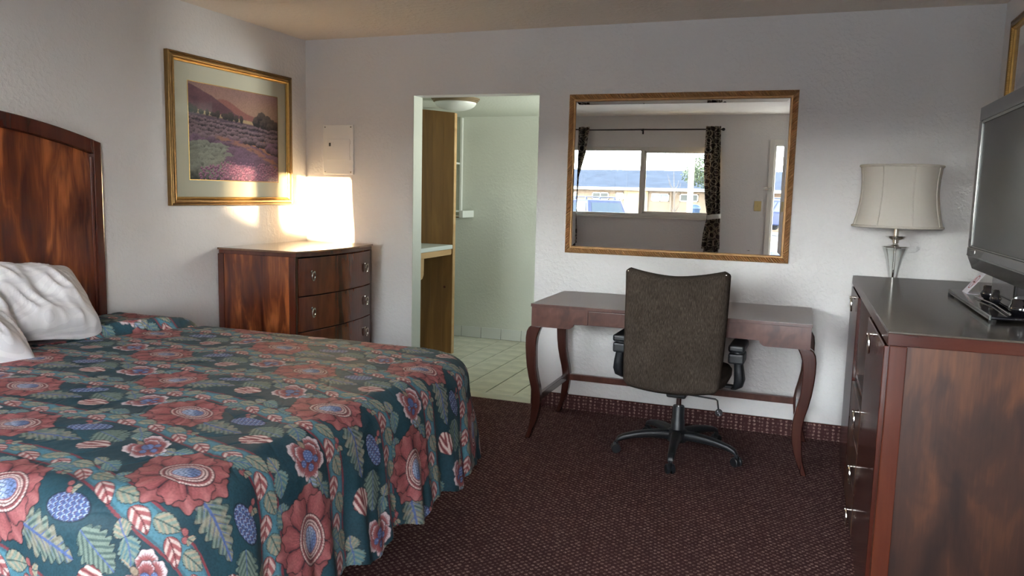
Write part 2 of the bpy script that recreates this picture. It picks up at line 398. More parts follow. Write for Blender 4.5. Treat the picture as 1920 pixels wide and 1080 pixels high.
box('threshold', 'threshold_stone', fl, DX0+.004, DX1, YB, 4.9635, -0.008, 0.0025, 0.002)
bb_ = struct(box('baseboard_bathroom', 'grout', None, BXL, BXR, BYF-0.006, BYF, 0, 0.104))
xs = [XG+TP*i for i in range(-4, 5)]
for i in range(len(xs)-1): box('tile', 'tile_base_glaze', bb_, max(xs[i]+.002, BXL), xs[i+1]-.002, BYF-0.012, BYF-0.005, 0.002, 0.106, 0.0015, seg=1)

# plywood partition, counter, shelf rack, ceiling lamp
t = thing('wood_partition', 'tall varnished plywood partition at the end of the wash room counter', 'partition', (-3.08, 6.08, 0))
b = MB(); b.prism([(-3.395, 0), (-2.795, 0), (-2.795, 2.055), (-3.07, 2.085), (-3.395, 2.09)], 'Y', 6.06, 6.10); b.build('panel', 'birch_ply', t, 0.002)
for x in (-3.2, -3.0, -2.89): MB().box(x, x+.0025, 6.058, 6.0605, 0.0, 2.05).build('veneer_seam', 'birch_ply', t)
box('edge_strip', 'pine', t, -2.795, -2.789, 6.058, 6.102, 0, 2.05)
MB().lathe([(0.001, 0), (0.010, 0.001), (0.010, 0.003), (0.001, 0.004)], (-2.865, 6.056, 0.58), 14, 'Y').build('knot', 'mahogany', t)
t = thing('counter', 'white topped counter on a pale pine rail in the wash room', 'counter', (-3.1, 5.6, 0.7))
b = MB(); b.box(-3.395, -2.79, 5.02, 6.055, 0.912, 0.948); b.build('worktop', 'counter_white', t, 0.006)
b = MB(); b.prism([(5.02, .862), (6.04, .862), (6.055, .87), (6.055, .911), (5.02, .911)], 'X', -2.835, -2.80); b.build('rail', 'pine', t, 0.004)
b = MB(); b.prism([(5.36, .862), (5.56, .862), (5.555, .73), (5.53, .70), (5.36, .67)], 'X', -2.85, -2.81); b.build('bracket', 'pine', t, 0.004)
t = thing('shelf_rack', 'white shelf rack on the wash room wall beyond the partition', 'shelf', (-3.2, 6.7, 1.2))
box('upright', 'white_paint', t, -3.085, -3.065, 6.825, 6.858, 1.20, 2.09, 0.002)
box('shelf', 'white_paint', t, -3.395, -3.085, 6.56, 6.858, 1.655, 1.672, 0.002)
box('shelf', 'white_paint', t, -3.395, -3.065, 6.56, 6.858, 1.205, 1.222, 0.002)
MB().tube([(-3.395, 6.62, 1.165), (-2.98, 6.62, 1.165)], 0.012).build('hanging_rail', 'chrome', t, smooth=True)
box('rail_cleat', 'white_paint', t, -2.985, -2.945, 6.60, 6.858, 1.16, 1.225, 0.003)
t = thing('ceiling_lamp', 'round white glass dome lamp on the wash room ceiling', 'ceiling lamp', (-2.53, 5.5, 2.0))
MB().lathe([(0.185, 0.0), (0.185, -0.006), (0.176, -0.010), (0.178, -0.016), (0.168, -0.020), (0.170, -0.026), (0.160, -0.032), (0.14, -0.034)], (-2.53, 5.5, BZ), 48).build('stepped_rim', 'stucco_cream', t, smooth=True, angle=25)
MB().lathe([(0.158, -0.03)]+[(0.158*math.cos(a), -0.032-0.062*math.sin(a)) for a in np.linspace(0.05, PI/2-0.02, 12)], (-2.53, 5.5, BZ), 48).build('dome', 'white_paint', t, smooth=True)

# ------------------------------------------------------------------ front wall: window, curtains, entry door (seen in the mirror)
o = struct(box('window_1', 'frame_white', None, WX0, WX1, YF-0.11, YF-0.02, WZ0, WZ0+0.035, 0.003))
box('window_frame', 'frame_white', o, WX0, WX1, YF-0.11, YF-0.02, WZ1-0.045, WZ1, 0.003)
box('window_frame', 'frame_white', o, WX0, WX0+.045, YF-0.11, YF-0.02, WZ0+.035, WZ1-.045, 0.003)
box('window_frame', 'frame_white', o, WX1-.045, WX1, YF-0.11, YF-0.02, WZ0+.035, WZ1-.045, 0.003)
box('mullion', 'frame_white', o, -2.06, -2.015, YF-0.10, YF-0.03, WZ0+.035, WZ1-.045, 0.003)
b = MB(); z0, z1 = WZ0+.035, WZ1-.045
for q in ((-2.015, WX1-.045, z0, z0+.03), (-2.015, WX1-.045, z1-.03, z1), (-2.015, -1.985, z0, z1), (WX1-.075, WX1-.045, z0, z1)): b.box(q[0], q[1], YF-.07, YF-.045, q[2], q[3])
sash = b.build('sliding_sash', 'frame_white', o, 0.002)
box('pane', 'window_glass', sash, -1.985, WX1-.075, YF-.06, YF-.055, z0+.03, z1-.03)
box('pane', 'window_glass', o, WX0+.045, -2.06, YF-.085, YF-.08, z0, z1)
box('sill', 'frame_white', o, WX0-.02, WX1+.02, YF-.02, YF+.02, WZ0-.03, WZ0, 0.004)

t = thing('curtain_rod', 'thin black curtain rod above the window with ball ends', 'curtain rod', (-2.1, YF+.075, 2.25))
MB().tube([(-3.25, YF+.075, 2.252), (-1.02, YF+.075, 2.252)], 0.008).build('rod', 'rod_black', t, smooth=True)
for x in (-3.26, -1.01): MB().lathe([(0.002, -.022), (0.014, -.016), (0.021, 0), (0.014, .016), (0.002, .022)], (x, YF+.075, 2.252), 16, 'X').build('finial', 'rod_black', t, smooth=True)
for x in (-3.1, -2.035, -1.06): MB().box(x-.008, x+.008, YF, YF+.083, 2.238, 2.246).box(x-.01, x+.01, YF, YF+.006, 2.20, 2.27).build('bracket', 'rod_black', t)
def curtain(label, spec, ztie, seed):
    """spec: list of (z, x0, x1, depth)"""
    t = thing('curtain', label, 'curtain', ((spec[0][1]+spec[0][2])/2, YF+.08, spec[-1][0]), 'patterned curtains on the black rod')
    nx, nz = 72, 60; pts = []
    zs = np.linspace(spec[0][0], spec[-1][0], nz)
    Z = np.array([s[0] for s in spec])[::-1]
    for z in zs:
        x0 = np.interp(z, Z, [s[1] for s in spec][::-1]); x1 = np.interp(z, Z, [s[2] for s in spec][::-1]); dp = np.interp(z, Z, [s[3] for s in spec][::-1])
        pts.append([(x0+(x1-x0)*(i/(nx-1)) + .006*math.sin(i*.9+z*3+seed), YF+.075+dp*math.sin(i/(nx-1)*2*PI*3.2+seed+.25*math.sin(z*2.2)), z) for i in range(nx)])
    o = MB().grid(pts).build('drape', 'curtain_fabric', t, smooth=True, angle=80)
    m = o.modifiers.new('solid', 'SOLIDIFY'); m.thickness = 0.003
    x0 = np.interp(ztie, Z, [s[1] for s in spec][::-1]); x1 = np.interp(ztie, Z, [s[2] for s in spec][::-1])
    ring = []
    for z in (ztie-.03, ztie+.03):
        ring.append([((x0+x1)/2+((x1-x0)/2+.012)*math.cos(a), YF+.075+.055*math.sin(a), z+.012*math.cos(a)) for a in np.linspace(0, 2*PI, 28, endpoint=False)])
    MB().ring_loft(ring, cap=False).build('tieback', 'tieback_grey', t, smooth=True)
curtain('brown ring-patterned curtain beside the light switch, right one in the mirror', [(2.29, -1.225, -1.045, .035), (1.9, -1.23, -1.03, .035), (1.4, -1.19, -1.0, .032), (1.16, -1.15, -.99, .028), (0.95, -1.19, -.985, .03), (0.10, -1.25, -.95, .035)], 1.16, 0.3)
curtain('brown ring-patterned curtain at the far left of the window in the mirror', [(2.29, -3.0, -2.735, .035), (1.95, -3.02, -2.78, .033), (1.65, -3.05, -2.865, .028), (1.40, -3.03, -2.875, .025), (1.16, -3.03, -2.885, .025), (0.9, -3.06, -2.86, .03), (0.10, -3.16, -2.86, .035)], 1.16, 1.7)

# entry door frame, open leaf, guard latch, switch
b = MB(); b.box(EX0-.06, EX0, YF, YF+.014, 0, EZ+.06); b.box(EX1, EX1+.06, YF, YF+.014, 0, EZ+.06); b.box(EX0, EX1, YF, YF+.014, EZ, EZ+.06)
struct(b.build('trim_2', 'frame_white', None, 0.002))
b = MB(); b.box(EX0, EX0+.018, YF-.15, YF, 0, EZ); b.box(EX1-.018, EX1, YF-.15, YF, 0, EZ); b.box(EX0, EX1, YF-.15, YF, EZ-.018, EZ)
struct(b.build('trim_3', 'frame_white', None, 0.002))
o = struct(box('door_1', 'frame_white', None, EX1-.035, EX1+.008, YF+.02, YF+.86, 0.01, EZ-.02, 0.002))
b = MB(); b.lathe([(.028, 0), (.028, .006), (.012, .01), (.012, .04), (.026, .05), (.028, .065), (.02, .075), (.002, .077)], (0, 0, 0), 20, 'X')
for i in range(len(b.v)): b.v[i] = (EX1-.035-b.v[i][0], YF+.80+b.v[i][1], 0.98+b.v[i][2])
b.build('door_knob', 'nickel', o, smooth=True)
t = thing('door_guard', 'small metal guard latch on the entry door trim', 'latch', (-.42, YF+.03, 1.51))
box('plate', 'nickel', t, EX0-.045, EX0-.01, YF+.014, YF+.02, 1.50, 1.55, 0.001)
MB().tube([(EX0-.03, YF+.02, 1.535), (EX0-.03, YF+.06, 1.535), (EX0-.11, YF+.06, 1.535), (EX0-.11, YF+.06, 1.515), (EX0-.03, YF+.06, 1.515), (EX0-.03, YF+.02, 1.515)], .004, 8).build('swing_bar', 'nickel', t, smooth=True)
t = thing('light_switch', 'ivory light switch plate between the curtain and the entry door', 'switch', (-.55, YF, 1.25))
box('plate', 'switch_ivory', t, -.592, -.507, YF, YF+.006, 1.245, 1.37, 0.002)
box('toggle', 'switch_ivory', t, -.556, -.543, YF+.004, YF+.018, 1.30, 1.325, 0.002)

# ------------------------------------------------------------------ bed
t = thing('bed', 'king-size bed with an arched dark mahogany headboard against the left wall', 'bed', (-2.35, 2.12, 0))
HYC, HHW = 2.124, 0.884
hz = lambda y: 1.728 - 0.163*(y-HYC)**2
def arch(y0, y1, dz, n=28): return [(y, hz(y)+dz) for y in np.linspace(y0, y1, n)]
hb = MB().prism([(HYC-HHW, 0.0), (HYC-HHW+.06, 0.0), (HYC-HHW+.06, 0.3), (HYC+HHW-.06, .3), (HYC+HHW-.06, 0.0), (HYC+HHW, 0.0)] + arch(HYC-HHW, HYC+HHW, 0)[::-1], 'X', XL+.004, XL+.030).build('headboard', 'mahogany', t, 0.002)
iy = HHW-.044
MB().prism([(HYC-iy+.002, .5), (HYC+iy-.002, .5)] + arch(HYC-iy+.002, HYC+iy-.002, -.072)[::-1], 'X', XL+.030, XL+.036).build('veneer_panel', 'veneer_flame', hb)
for sgn in (1, -1):
    ya, yb = sorted((HYC+sgn*iy, HYC+sgn*HHW))
    MB().prism([(ya, 0.02), (yb, 0.02), (yb, hz(yb)), (ya, hz(ya))], 'X', XL+.030, XL+.058).build('stile', 'mahogany_red', hb, 0.004)
    ya, yb = sorted((HYC+sgn*(iy-.013), HYC+sgn*(iy-.0005)))
    MB().prism([(ya, .5), (yb, .5), (yb, hz(yb)-.085), (ya, hz(ya)-.085)], 'X', XL+.036, XL+.050).build('molding', 'mahogany_red', hb, 0.005)
MB().prism(arch(HYC-iy+.0005, HYC+iy-.0005, -.07) + arch(HYC-iy+.0005, HYC+iy-.0005, 0)[::-1], 'X', XL+.030, XL+.060).build('top_rail', 'mahogany', hb, 0.004)
box('box_spring', 'mattress_white', t, -3.33, -1.46, 1.43, 2.93, 0.17, 0.40, 0.03)
box('mattress', 'mattress_white', t, -3.33, -1.46, 1.43, 2.93, 0.402, 0.665, 0.06, seg=4)
for x in (-3.2, -1.6):
    for y in (1.55, 2.8): MB().lathe([(.03, 0), (.03, .17)], (x, y, 0), 14).build('leg', 'black_plastic', t)

def ss(e0, e1, x): q = np.clip((x-e0)/(e1-e0), 0, 1); return q*q*(3-2*q)
def vnoise(x, y, seed=0):
    xi, yi = np.floor(x).astype(np.int64), np.floor(y).astype(np.int64); xf, yf = x-xi, y-yi
    def h(a, b):
        n = (a*374761393 + b*668265263 + seed*982451653) & 0x7fffffff
        n = ((n ^ (n >> 13))*1274126177) & 0x7fffffff
        return ((n ^ (n >> 16)) & 0xffff)/65535.0
    u, v = xf*xf*(3-2*xf), yf*yf*(3-2*yf)
    return (h(xi, yi)*(1-u)+h(xi+1, yi)*u)*(1-v)+(h(xi, yi+1)*(1-u)+h(xi+1, yi+1)*u)*v

def S3(r, g, b): return np.array(srgb(r, g, b)[:3])
class Paint:
    """paints flat printed colours on a cloud of points"""
    def __init__(s, n, base): s.c = np.tile(base, (n, 1))
    def lay(s, m, col):
        m = m[:, None]; s.c = s.c*(1-m) + col*m
def floral(u, v):
    """the printed cotton: dark teal ground, striped leaf vines, dahlias, orchids, buds and leaf sprays. u along the bed, v across"""
    TEAL, TEAL2, LT, RED = S3(34, 66, 77), S3(26, 51, 62), S3(74, 120, 136), S3(116, 54, 63)
    INK = S3(20, 28, 38)
    ROSE, ROSE_D, ROSE_L = S3(146, 84, 86), S3(98, 46, 52), S3(172, 112, 112)
    CREAM, GREY, GREY_D, TAN = S3(204, 184, 178), S3(118, 134, 124), S3(62, 82, 80), S3(158, 142, 122)
    BLUE, BLUE_L, WHITE = S3(78, 98, 146), S3(150, 168, 200), S3(206, 192, 196)
    VP, UP = 0.31, 0.71
    v = v - 0.10*ss(-1.38, -1.75, u)
    V0 = 2.07-VP/2; k = np.floor((v-V0)/VP); bb = (v-V0) - k*VP - VP/2            # across the band, 0 in its middle, +-0.145 on the vines
    a = np.mod(u + 1.38 + (k % 2)*UP/2, UP)                            # along, 0 at the dahlia
    n = len(u); P = Paint(n, TEAL)
    P.lay(0.55*ss(.35, .7, vnoise(u*9, v*9, 3)), TEAL2)
    # --- helpers working in cell coordinates with wrap along a
    def loc(ca, cb, rot=0.0, sub=None):
        da = np.mod(a-ca+UP/2, UP)-UP/2; db = bb-cb
        if sub is not None: da, db = da[sub], db[sub]
        c, s = math.cos(rot), math.sin(rot); return c*da+s*db, -s*da+c*db
    def near(ca, cb, r):
        da = np.mod(a-ca+UP/2, UP)-UP/2; return np.nonzero((np.abs(da) < r) & (np.abs(bb-cb) < r))[0]
    def lay(idx, m, col):
        m = np.clip(m, 0, 1)[:, None]; P.c[idx] = P.c[idx]*(1-m) + col*m
    E = 0.0016
    edge = lambda d: ss(E, -E, d)
    # --- vine stripe (its middle is the band border)
    sb = np.where(bb > 0, bb-VP/2, bb+VP/2); wob = sb + .006*np.sin(u*2*PI/.35)
    P.lay(ss(.036, .033, np.abs(wob)), LT*0.66)
    P.lay(ss(.027, .024, np.abs(wob)), LT)
    P.lay(ss(.0042, .0032, np.abs(np.abs(wob)-.036)), RED)
    def leaf(idx, x, y, L, W, c1, c2, vein, serr=0.0, stripes=10, ink=True):
        t_ = np.clip(x/L, 0, 1); w = W*np.sin(PI*t_**0.75)**0.8*(1+serr*np.abs(np.sin(x/L*PI*7)))
        d = np.where((x > 0) & (x < L), np.abs(y)-w, 1.0)
        if ink: lay(idx, edge(d-.0022), INK)
        m = edge(d); sh = .5+.5*np.sin((x*1.0-np.abs(y)*1.1)/L*PI*stripes)
        lay(idx, m, c1); lay(idx, m*ss(.35, .8, sh)*.85, c2); lay(idx, m*ss(.0024, .0012, np.abs(y)), vein)
    # --- the vine's leaves: rose-and-cream alternating with grey-green
    pu = np.mod(u, .1167); odd = np.floor(u/.1167) % 2
    idx = np.nonzero(np.abs(sb) < .07)[0]
    for off, kind, ang, cb in ((-.045, 1, .34, .004), (.012, 0, -.38, -.004)):
        x0 = np.mod(u[idx]-off+.02, .1167)-.02; y0 = sb[idx]-cb
        c, s = math.cos(ang), math.sin(ang); x, y = c*x0+s*y0, -s*x0+c*y0
        if kind: leaf(idx, x, y, .074, .0215, GREY, TAN, GREY_D, .14, 7)
        else: leaf(idx, x, y+.25*x*(x/.086-1), .078, .0225, ROSE, CREAM, ROSE_D, .0, 6)
    # --- leaf spray below the dahlia
    i = near(.20, -.03, .16); x, y = loc(.095, -.045, .12, i)
    L = .185; t_ = np.clip(x/L, 0, 1); w = .052*np.sin(PI*t_**.6)**.7*(.62+.38*np.abs(np.cos(x/L*PI*6.5)))
    d = np.where((x > 0) & (x < L), np.abs(y)-w, 1.); lay(i, edge(d-.0025), INK)
    m = edge(d); lay(i, m, GREY*.9); lay(i, m*ss(.3, .9, .5+.5*np.sin((x*1.4-np.abs(y)*1.5)/L*PI*13)), GREY_D); lay(i, m*ss(.2, .8, vnoise(x*60, y*60, 5))*.5, TAN)
    lay(i, m*ss(.0045, .0025, np.abs(y)), BLUE); lay(i, m*ss(.0022, .001, np.abs(np.mod(x-np.abs(y)*1.0, .028)-.014))*ss(.035, .01, np.abs(y)), BLUE*.9)
    # --- blue beaded cluster beside the spray
    i = near(.215, .062, .075); x, y = loc(.215, .062, .45, i)
    r = np.hypot(x/.062, y/.030); m = edge((r-1)*.03); lay(i, edge((r-1.08)*.03), INK); lay(i, m, BLUE*.8)
    row = np.floor(x/.016); sc = np.mod((x-row*.016)/.016 + .55*np.abs(np.sin((y+.006*(row % 2))*PI/.012)), 1); lay(i, m*ss(.62, .74, sc)*ss(1.0, .9, sc), BLUE_L); lay(i, m*ss(.90, .96, sc), INK*1.5); lay(i, m*ss(.22, .08, sc)*.7, ROSE_D)
    # --- berries
    for ca, cb in ((.075, .115), (.17, .10), (.60, -.10), (.13, -.118)):
        i = near(ca, cb, .035)
        for dx, dy in ((0, 0), (.016, -.012)):
            x, y = loc(ca+dx, cb+dy, 0, i); r = np.hypot(x, y*1.25); lay(i, edge(r-.0112), INK); lay(i, edge(r-.0095), ROSE); lay(i, edge(r-.0095)*ss(.5, .9, .5+.5*np.sin(x*1500)*np.sin(y*1500))*.7, ROSE_L)
        x, y = loc(ca+.018, cb-.005, .4, i); leaf(i, x, y, .034, .012, TAN, GREY, GREY_D, .2, 5)
    # --- curled leaves
    for ca, cb, rr in ((.60, .075, .5), (.66, -.085, -2.6), (.505, -.095, .2), (.055, .098, 1.0), (.40, .09, -.5)):
        i = near(ca, cb, .085); x, y = loc(ca-.02, cb, rr, i)
        leaf(i, x, y+3.5*x*x, .072, .024, GREY, LT*.8, BLUE, .35, 8)
        leaf(i, -x, y-3*x*x, .046, .018, GREY*.9, TAN, BLUE, .3, 6)
    # --- big leaf behind the bud
    i = near(.335, .01, .12); x, y = loc(.275, .045, -.28, i); leaf(i, x, y, .13, .036, GREY*.92, GREY_D, BLUE, .45, 13)
    # --- bud (tulip) of cream and rose flames
    i = near(.35, -.035, .075); x, y = loc(.303, -.055, .28, i)
    L = .098; t_ = np.clip(x/L, 0, 1); w = .036*np.sin(PI*t_**.85)**.75*(1+.12*np.abs(np.sin(x/L*PI*5)))
    d = np.where((x > 0) & (x < L), np.abs(y)-w, 1.); lay(i, edge(d-.002), INK); m = edge(d); lay(i, m, ROSE*.92)
    fl_ = .5+.5*np.sin(np.abs(y)*330+x*60+2.2*vnoise(x*40, y*40, 17)); lay(i, m*ss(.45, .75, fl_), CREAM); lay(i, m*ss(.16, .05, fl_)*.8, ROSE_D)
    # --- orchid: white-edged rose petals round a blue heart
    i = near(.485, .045, .085); x, y = loc(.485, .04, 0, i)
    lay(i, ss(.003, .0015, np.abs(y-.004*np.sin(x*60)))*(x < -.035)*(x > -.085), TAN)
    pet = [(-.024, .036, .030), (-.024, -.036, .030), (.018, .037, .028), (.018, -.037, .028), (.045, 0, .031), (-.012, .020, .023), (-.012, -.020, .023)]
    for px_, py_, pr in pet:
        dx, dy = x-px_, y-py_; th = np.arctan2(dy, dx); r = np.hypot(dx, dy); R = pr*(1+.07*np.cos(th*7))
        lay(i, edge(r-R-.002), INK); m = edge(r-R); lay(i, m, WHITE)
        hx, hy = dx+px_*.45, dy+py_*.45; q = np.hypot(hx, hy)/(pr*1.02)
        lay(i, m*ss(1.38, 1.02, q+.09*np.sin(th*17)), ROSE); lay(i, m*ss(1.0, .35, q+.09*np.sin(th*23))*.85, ROSE_D)
    for px_, py_, pr in ((0, 0, .018), (.016, .026, .010), (.016, -.026, .010), (.034, 0, .011)):
        r = np.hypot(x-px_, (y-py_)); lay(i, edge(r-pr-.001), INK*1.2); lay(i, edge(r-pr), BLUE); lay(i, edge(r-pr)*ss(.6, .95, .5+.5*np.sin(x*1900)*np.sin(y*1900))*.8, BLUE_L)
    x2, y2 = loc(.447, .04, 0, i); lay(i, edge(np.hypot(x2/1.5, y2)-.010), INK); lay(i, edge(np.hypot(x2/1.5, y2)-.0085), TAN*.8)
    # --- small sprig under the orchid
    i = near(.565, .03, .05); x, y = loc(.545, .03, .3, i); leaf(i, x, y, .055, .015, GREY, BLUE_L, BLUE, .4, 7)
    # --- dahlia
    i = near(0, -.005, .15); x, y = loc(.0, -.012, 0, i)
    hx, hy = x-.004, y-.012
    for ring, (nP, RR, off) in enumerate(((7, .124, .2), (7, .106, .62))):
        th = np.arctan2(y, x)+off; r = np.hypot(x, y*1.02); ph = np.mod(th*nP/(2*PI), 1)-.5
        big = 1+.26*np.exp(-((np.mod(np.arctan2(y, x)-PI+.35+PI, 2*PI)-PI)/.95)**2)
        R = RR*big*(.70+.30*np.cos(ph*PI)**.7)*(1+.05*np.cos(ph*PI*5))
        lay(i, edge(r-R-.0030), INK*.8); m = edge(r-R); lay(i, m, ROSE*(1.02 if ring else .80))
        lay(i, m*ss(.26, .48, np.abs(ph))*.8, ROSE_D); lay(i, m*ss(.445, .485, np.abs(ph)), INK*1.2); lay(i, m*ss(.5, .9, .5+.5*np.sin(ph*44+2*np.sin(r*160)))*ss(1.05, .3, r/R)*.6, ROSE_D); lay(i, m*ss(.16, .0, np.abs(ph))*ss(.5, .95, r/R)*.6, ROSE_L)
    def ell(s): return np.hypot(hx/(.074*s), hy/(.053*s))
    e = ell(1); lay(i, edge((e-1)*.055), INK); lay(i, edge((e-.97)*.055), ROSE*.82); lay(i, edge((e-.97)*.055)*ss(.6, .9, .5+.5*np.sin(np.arctan2(hy, hx)*46))*.5, ROSE_D)
    for s0, w0 in ((.93, .05), (.72, .05), (.60, .045)):
        lay(i, ss(w0, w0*.55, np.abs(e-s0))*(.55+.45*ss(.3, .6, .5+.5*np.sin(np.arctan2(hy, hx)*44))), CREAM); lay(i, ss(.03, .01, np.abs(e-s0-w0-.02))*.7, INK)
    m = edge((e-.5)*.055); lay(i, m, BLUE_L); lay(i, m*ss(-.01, .02, hx+hy)*.75, BLUE)
    cx_, cy_ = np.mod(hx+.004*np.floor(hy/.010), .010)-.005, np.mod(hy, .010)-.005
    lay(i, m*ss(.0036, .0048, np.maximum(np.abs(cx_), np.abs(cy_)))*.75, INK*1.6)
    lay(i, m*ss(.0030, .001, np.hypot(cx_+.001, cy_+.001))*.6*ss(.02, -.01, hx+hy), WHITE)
    # fine engraved hatching of the print
    hz_ = vnoise(u*330, v*330, 11); hs_ = vnoise(u*120+v*60, v*520, 12)
    P.c *= (0.80+.20*ss(.2, .7, hz_)*1.0+.12*(hs_-.5))[:, None]
    return P.c

def make_bedspread():
    uE, vN, vF, R, r = -1.365, 1.315, 3.055, 0.20, 0.105
    def axis(segs):
        out = []
        for x0, x1, d0, d1 in segs:
            x = x0
            while x < x1: out.append(x); x += d0+(d1-d0)*(x-x0)/(x1-x0)
        return np.array(out+[segs[-1][1]])
    ua = axis([(-3.325, -2.3, .0046, .0034), (-2.3, -1.4, .0034, .0024), (-1.4, -0.80, .0023, .0026)])
    va = axis([(0.80, 1.6, .0026, .0025), (1.6, 3.0, .0027, .0036), (3.0, 3.45, .0040, .0090)])
    U, V = np.meshgrid(ua, va); nv, nu = U.shape; u, v = U.ravel(), V.ravel()
    dx = np.maximum(u-(uE-R), 0); dF = np.maximum(v-(vF-R), 0); dN = np.maximum((vN+R)-v, 0)
    dy = dF+dN; sy = np.where(dF > 0, 1., -1.); h = np.hypot(dx, dy); d = np.where(h > 0, h-R, -R); hs = np.maximum(h, 1e-9)
    nx, ny = dx/hs, sy*dy/hs
    bx, by = np.where(d > 0, u-nx*d, u), np.where(d > 0, v-ny*d, v)
    dd = np.maximum(d, 0); a = np.minimum(dd/r, PI/2); t_ = np.maximum(dd-r*PI/2, 0)
    p = by-bx
    fold = .55*np.sin(p*2*PI/.31+.6)+.35*np.sin(p*2*PI/.17+2.1)+.25*np.sin(p*2*PI/.093+.4*np.sin(p*9))
    amp = ss(0.0, .30, t_)*.020 + ss(-.03, .10, d)*.003
    out = r*np.sin(a)+.10*t_+amp*(fold+.35)
    drop = r*(1-np.cos(a))+t_*.985
    # gentle rumples on the top, seams of the quilting, roll tucked under the pillows
    top = ss(.03, -.12, d)
    n1 = vnoise(u*3.2, v*3.2, 1)-.5; n2 = vnoise(u*8+.3*v, v*6, 2)-.5; n3 = vnoise(u*22, v*17, 4)-.5; n4 = vnoise(u*48, v*40, 8)-.5
    z = .705 + top*(.016*n1+.007*n2) + (.0028*n3+.0011*n4)
    q1 = np.mod(u*6.1+.17*np.sin(v*2*PI/.26), 1)-.5; q2 = np.mod(v*6.1+.17*np.sin(u*2*PI/.26+1), 1)-.5
    z -= .0016*np.exp(-(q1/.03)**2)+.0016*np.exp(-(q2/.03)**2)
    u0 = -2.925-.30*(3.02-v)+.02*np.sin(v*9)
    z += .030*np.exp(-((u-u0)/.032)**2)*ss(3.20, 2.95, v) - .012*np.exp(-((u-u0-.07)/.035)**2) + .026*ss(.06, -.06, u-u0)
    z += .010*np.exp(-((u-u0+.13)/.05)**2)*(vnoise(u*5, v*14, 6))
    gx = (vnoise(bx*14, by*14, 9)-.5)*.006*ss(.05, .2, t_)
    X = bx+nx*(out+gx); Y = by+ny*(out+gx); Z = z-drop
    hem = r*PI/2+.365+.012*np.sin(p*2*PI/.31+.6)+.006*np.sin(p*17)
    ok = (d <= hem)
    Z = np.maximum(Z, .12)
    col = floral(u, v)
    q = np.arange(nv*nu).reshape(nv, nu)
    F = np.stack([q[:-1, :-1], q[:-1, 1:], q[1:, 1:], q[1:, :-1]], -1).reshape(-1, 4)
    F = F[ok[F].all(1)]
    used = np.zeros(nv*nu, bool); used[F.ravel()] = True; remap = np.cumsum(used)-1
    co = np.stack([X, Y, Z], 1)[used]; F = remap[F]; col = col[used]
    c = np.array([(-3.325-1.2)/2, 2.15, co[:, 2].min()]); co -= c
    me = bpy.data.meshes.new('bedspread')
    me.vertices.add(len(co)); me.vertices.foreach_set('co', co.astype(np.float32).ravel())
    me.loops.add(F.size); me.loops.foreach_set('vertex_index', F.astype(np.int32).ravel())
    me.polygons.add(len(F)); me.polygons.foreach_set('loop_start', np.arange(0, F.size, 4, dtype=np.int32))
    me.update(calc_edges=True); me.validate()
    me.polygons.foreach_set('use_smooth', np.ones(len(F), bool))
    at = me.color_attributes.new('Col', 'FLOAT_COLOR', 'POINT'); at.data.foreach_set('color', np.concatenate([col, np.ones((len(col), 1))], 1).astype(np.float32).ravel())
    me.materials.append(MATS['bedspread_print'])
    o = bpy.data.objects.new('bedspread', me); COL.objects.link(o); o.location = c; WLOC[o] = Vector(c)
    return tag(o, 'dark teal quilted bedspread printed with rose flowers and leafy stripes', 'bedspread')
make_bedspread()

def pillow(label, c, tilt, roll, yaw, w=.70, hgt=.46, th=.115, seed=1):
    n, m = 70, 54; vs, fs = [], []
    for side in (1, -1):
        for j in range(m):
            for i in range(n):
                x, y = -1+2*i/(n-1), -1+2*j/(m-1)
                prof = max(0, (1-abs(x)**3.2))**.55*max(0, (1-abs(y)**3.2))**.55
                px, py = x*w/2*(1-.10*(1-y*y)*0.6*abs(x)), y*hgt/2*(1-.12*(1-x*x)*abs(y))
                A_ = lambda fx_, fy_, sd: vnoise(np.array([px*fx_+py*fx_*.6+seed]), np.array([py*fy_-px*fy_*.4+50]), sd)[0]-.5
                wr = .030*A_(5, 4, seed)+.055*(.25-abs(A_(9, 3.2, seed+1)))+.030*(.25-abs(A_(19, 6, seed+4)))+.008*A_(30, 16, seed+2)
                vs.append((px, py, side*(th*prof+wr*prof*1.6)))
    k = n*m
    for s in (0, 1):
        for j in range(m-1):
            for i in range(n-1):
                q = (s*k+j*n+i, s*k+j*n+i+1, s*k+(j+1)*n+i+1, s*k+(j+1)*n+i); fs.append(q if s == 0 else q[::-1])
    # local: x = width (world -Y..+Y), y = up along the pillow, z = thickness towards the foot of the bed
    base = Matrix(((0, 0, 1), (1, 0, 0), (0, 1, 0)))
    M = Matrix.Rotation(yaw, 3, 'Z') @ Matrix.Rotation(roll, 3, 'X') @ Matrix.Rotation(-tilt, 3, 'Y') @ base
    vs = [tuple(M @ Vector(p)+Vector(c)) for p in vs]
    o = mk_obj('pillow', vs, fs, 'pillow_linen', None, smooth=True, angle=180)
    bm = bmesh.new(); bm.from_mesh(o.data); bmesh.ops.remove_doubles(bm, verts=bm.verts, dist=.0008); bm.to_mesh(o.data); bm.free()
    tag(o, label, 'pillow', 'white pillows at the headboard')
pillow('white rumpled pillow leaning on the headboard, nearest the wall picture', (-3.13, 2.385, .872), .66, -.13, .10, .68, .42, seed=3)
pillow('white pillow cut off by the left edge of the photo, beside the other pillow', (-2.985, 1.885, .86), .80, -.10, -.05, .68, .42, seed=8)

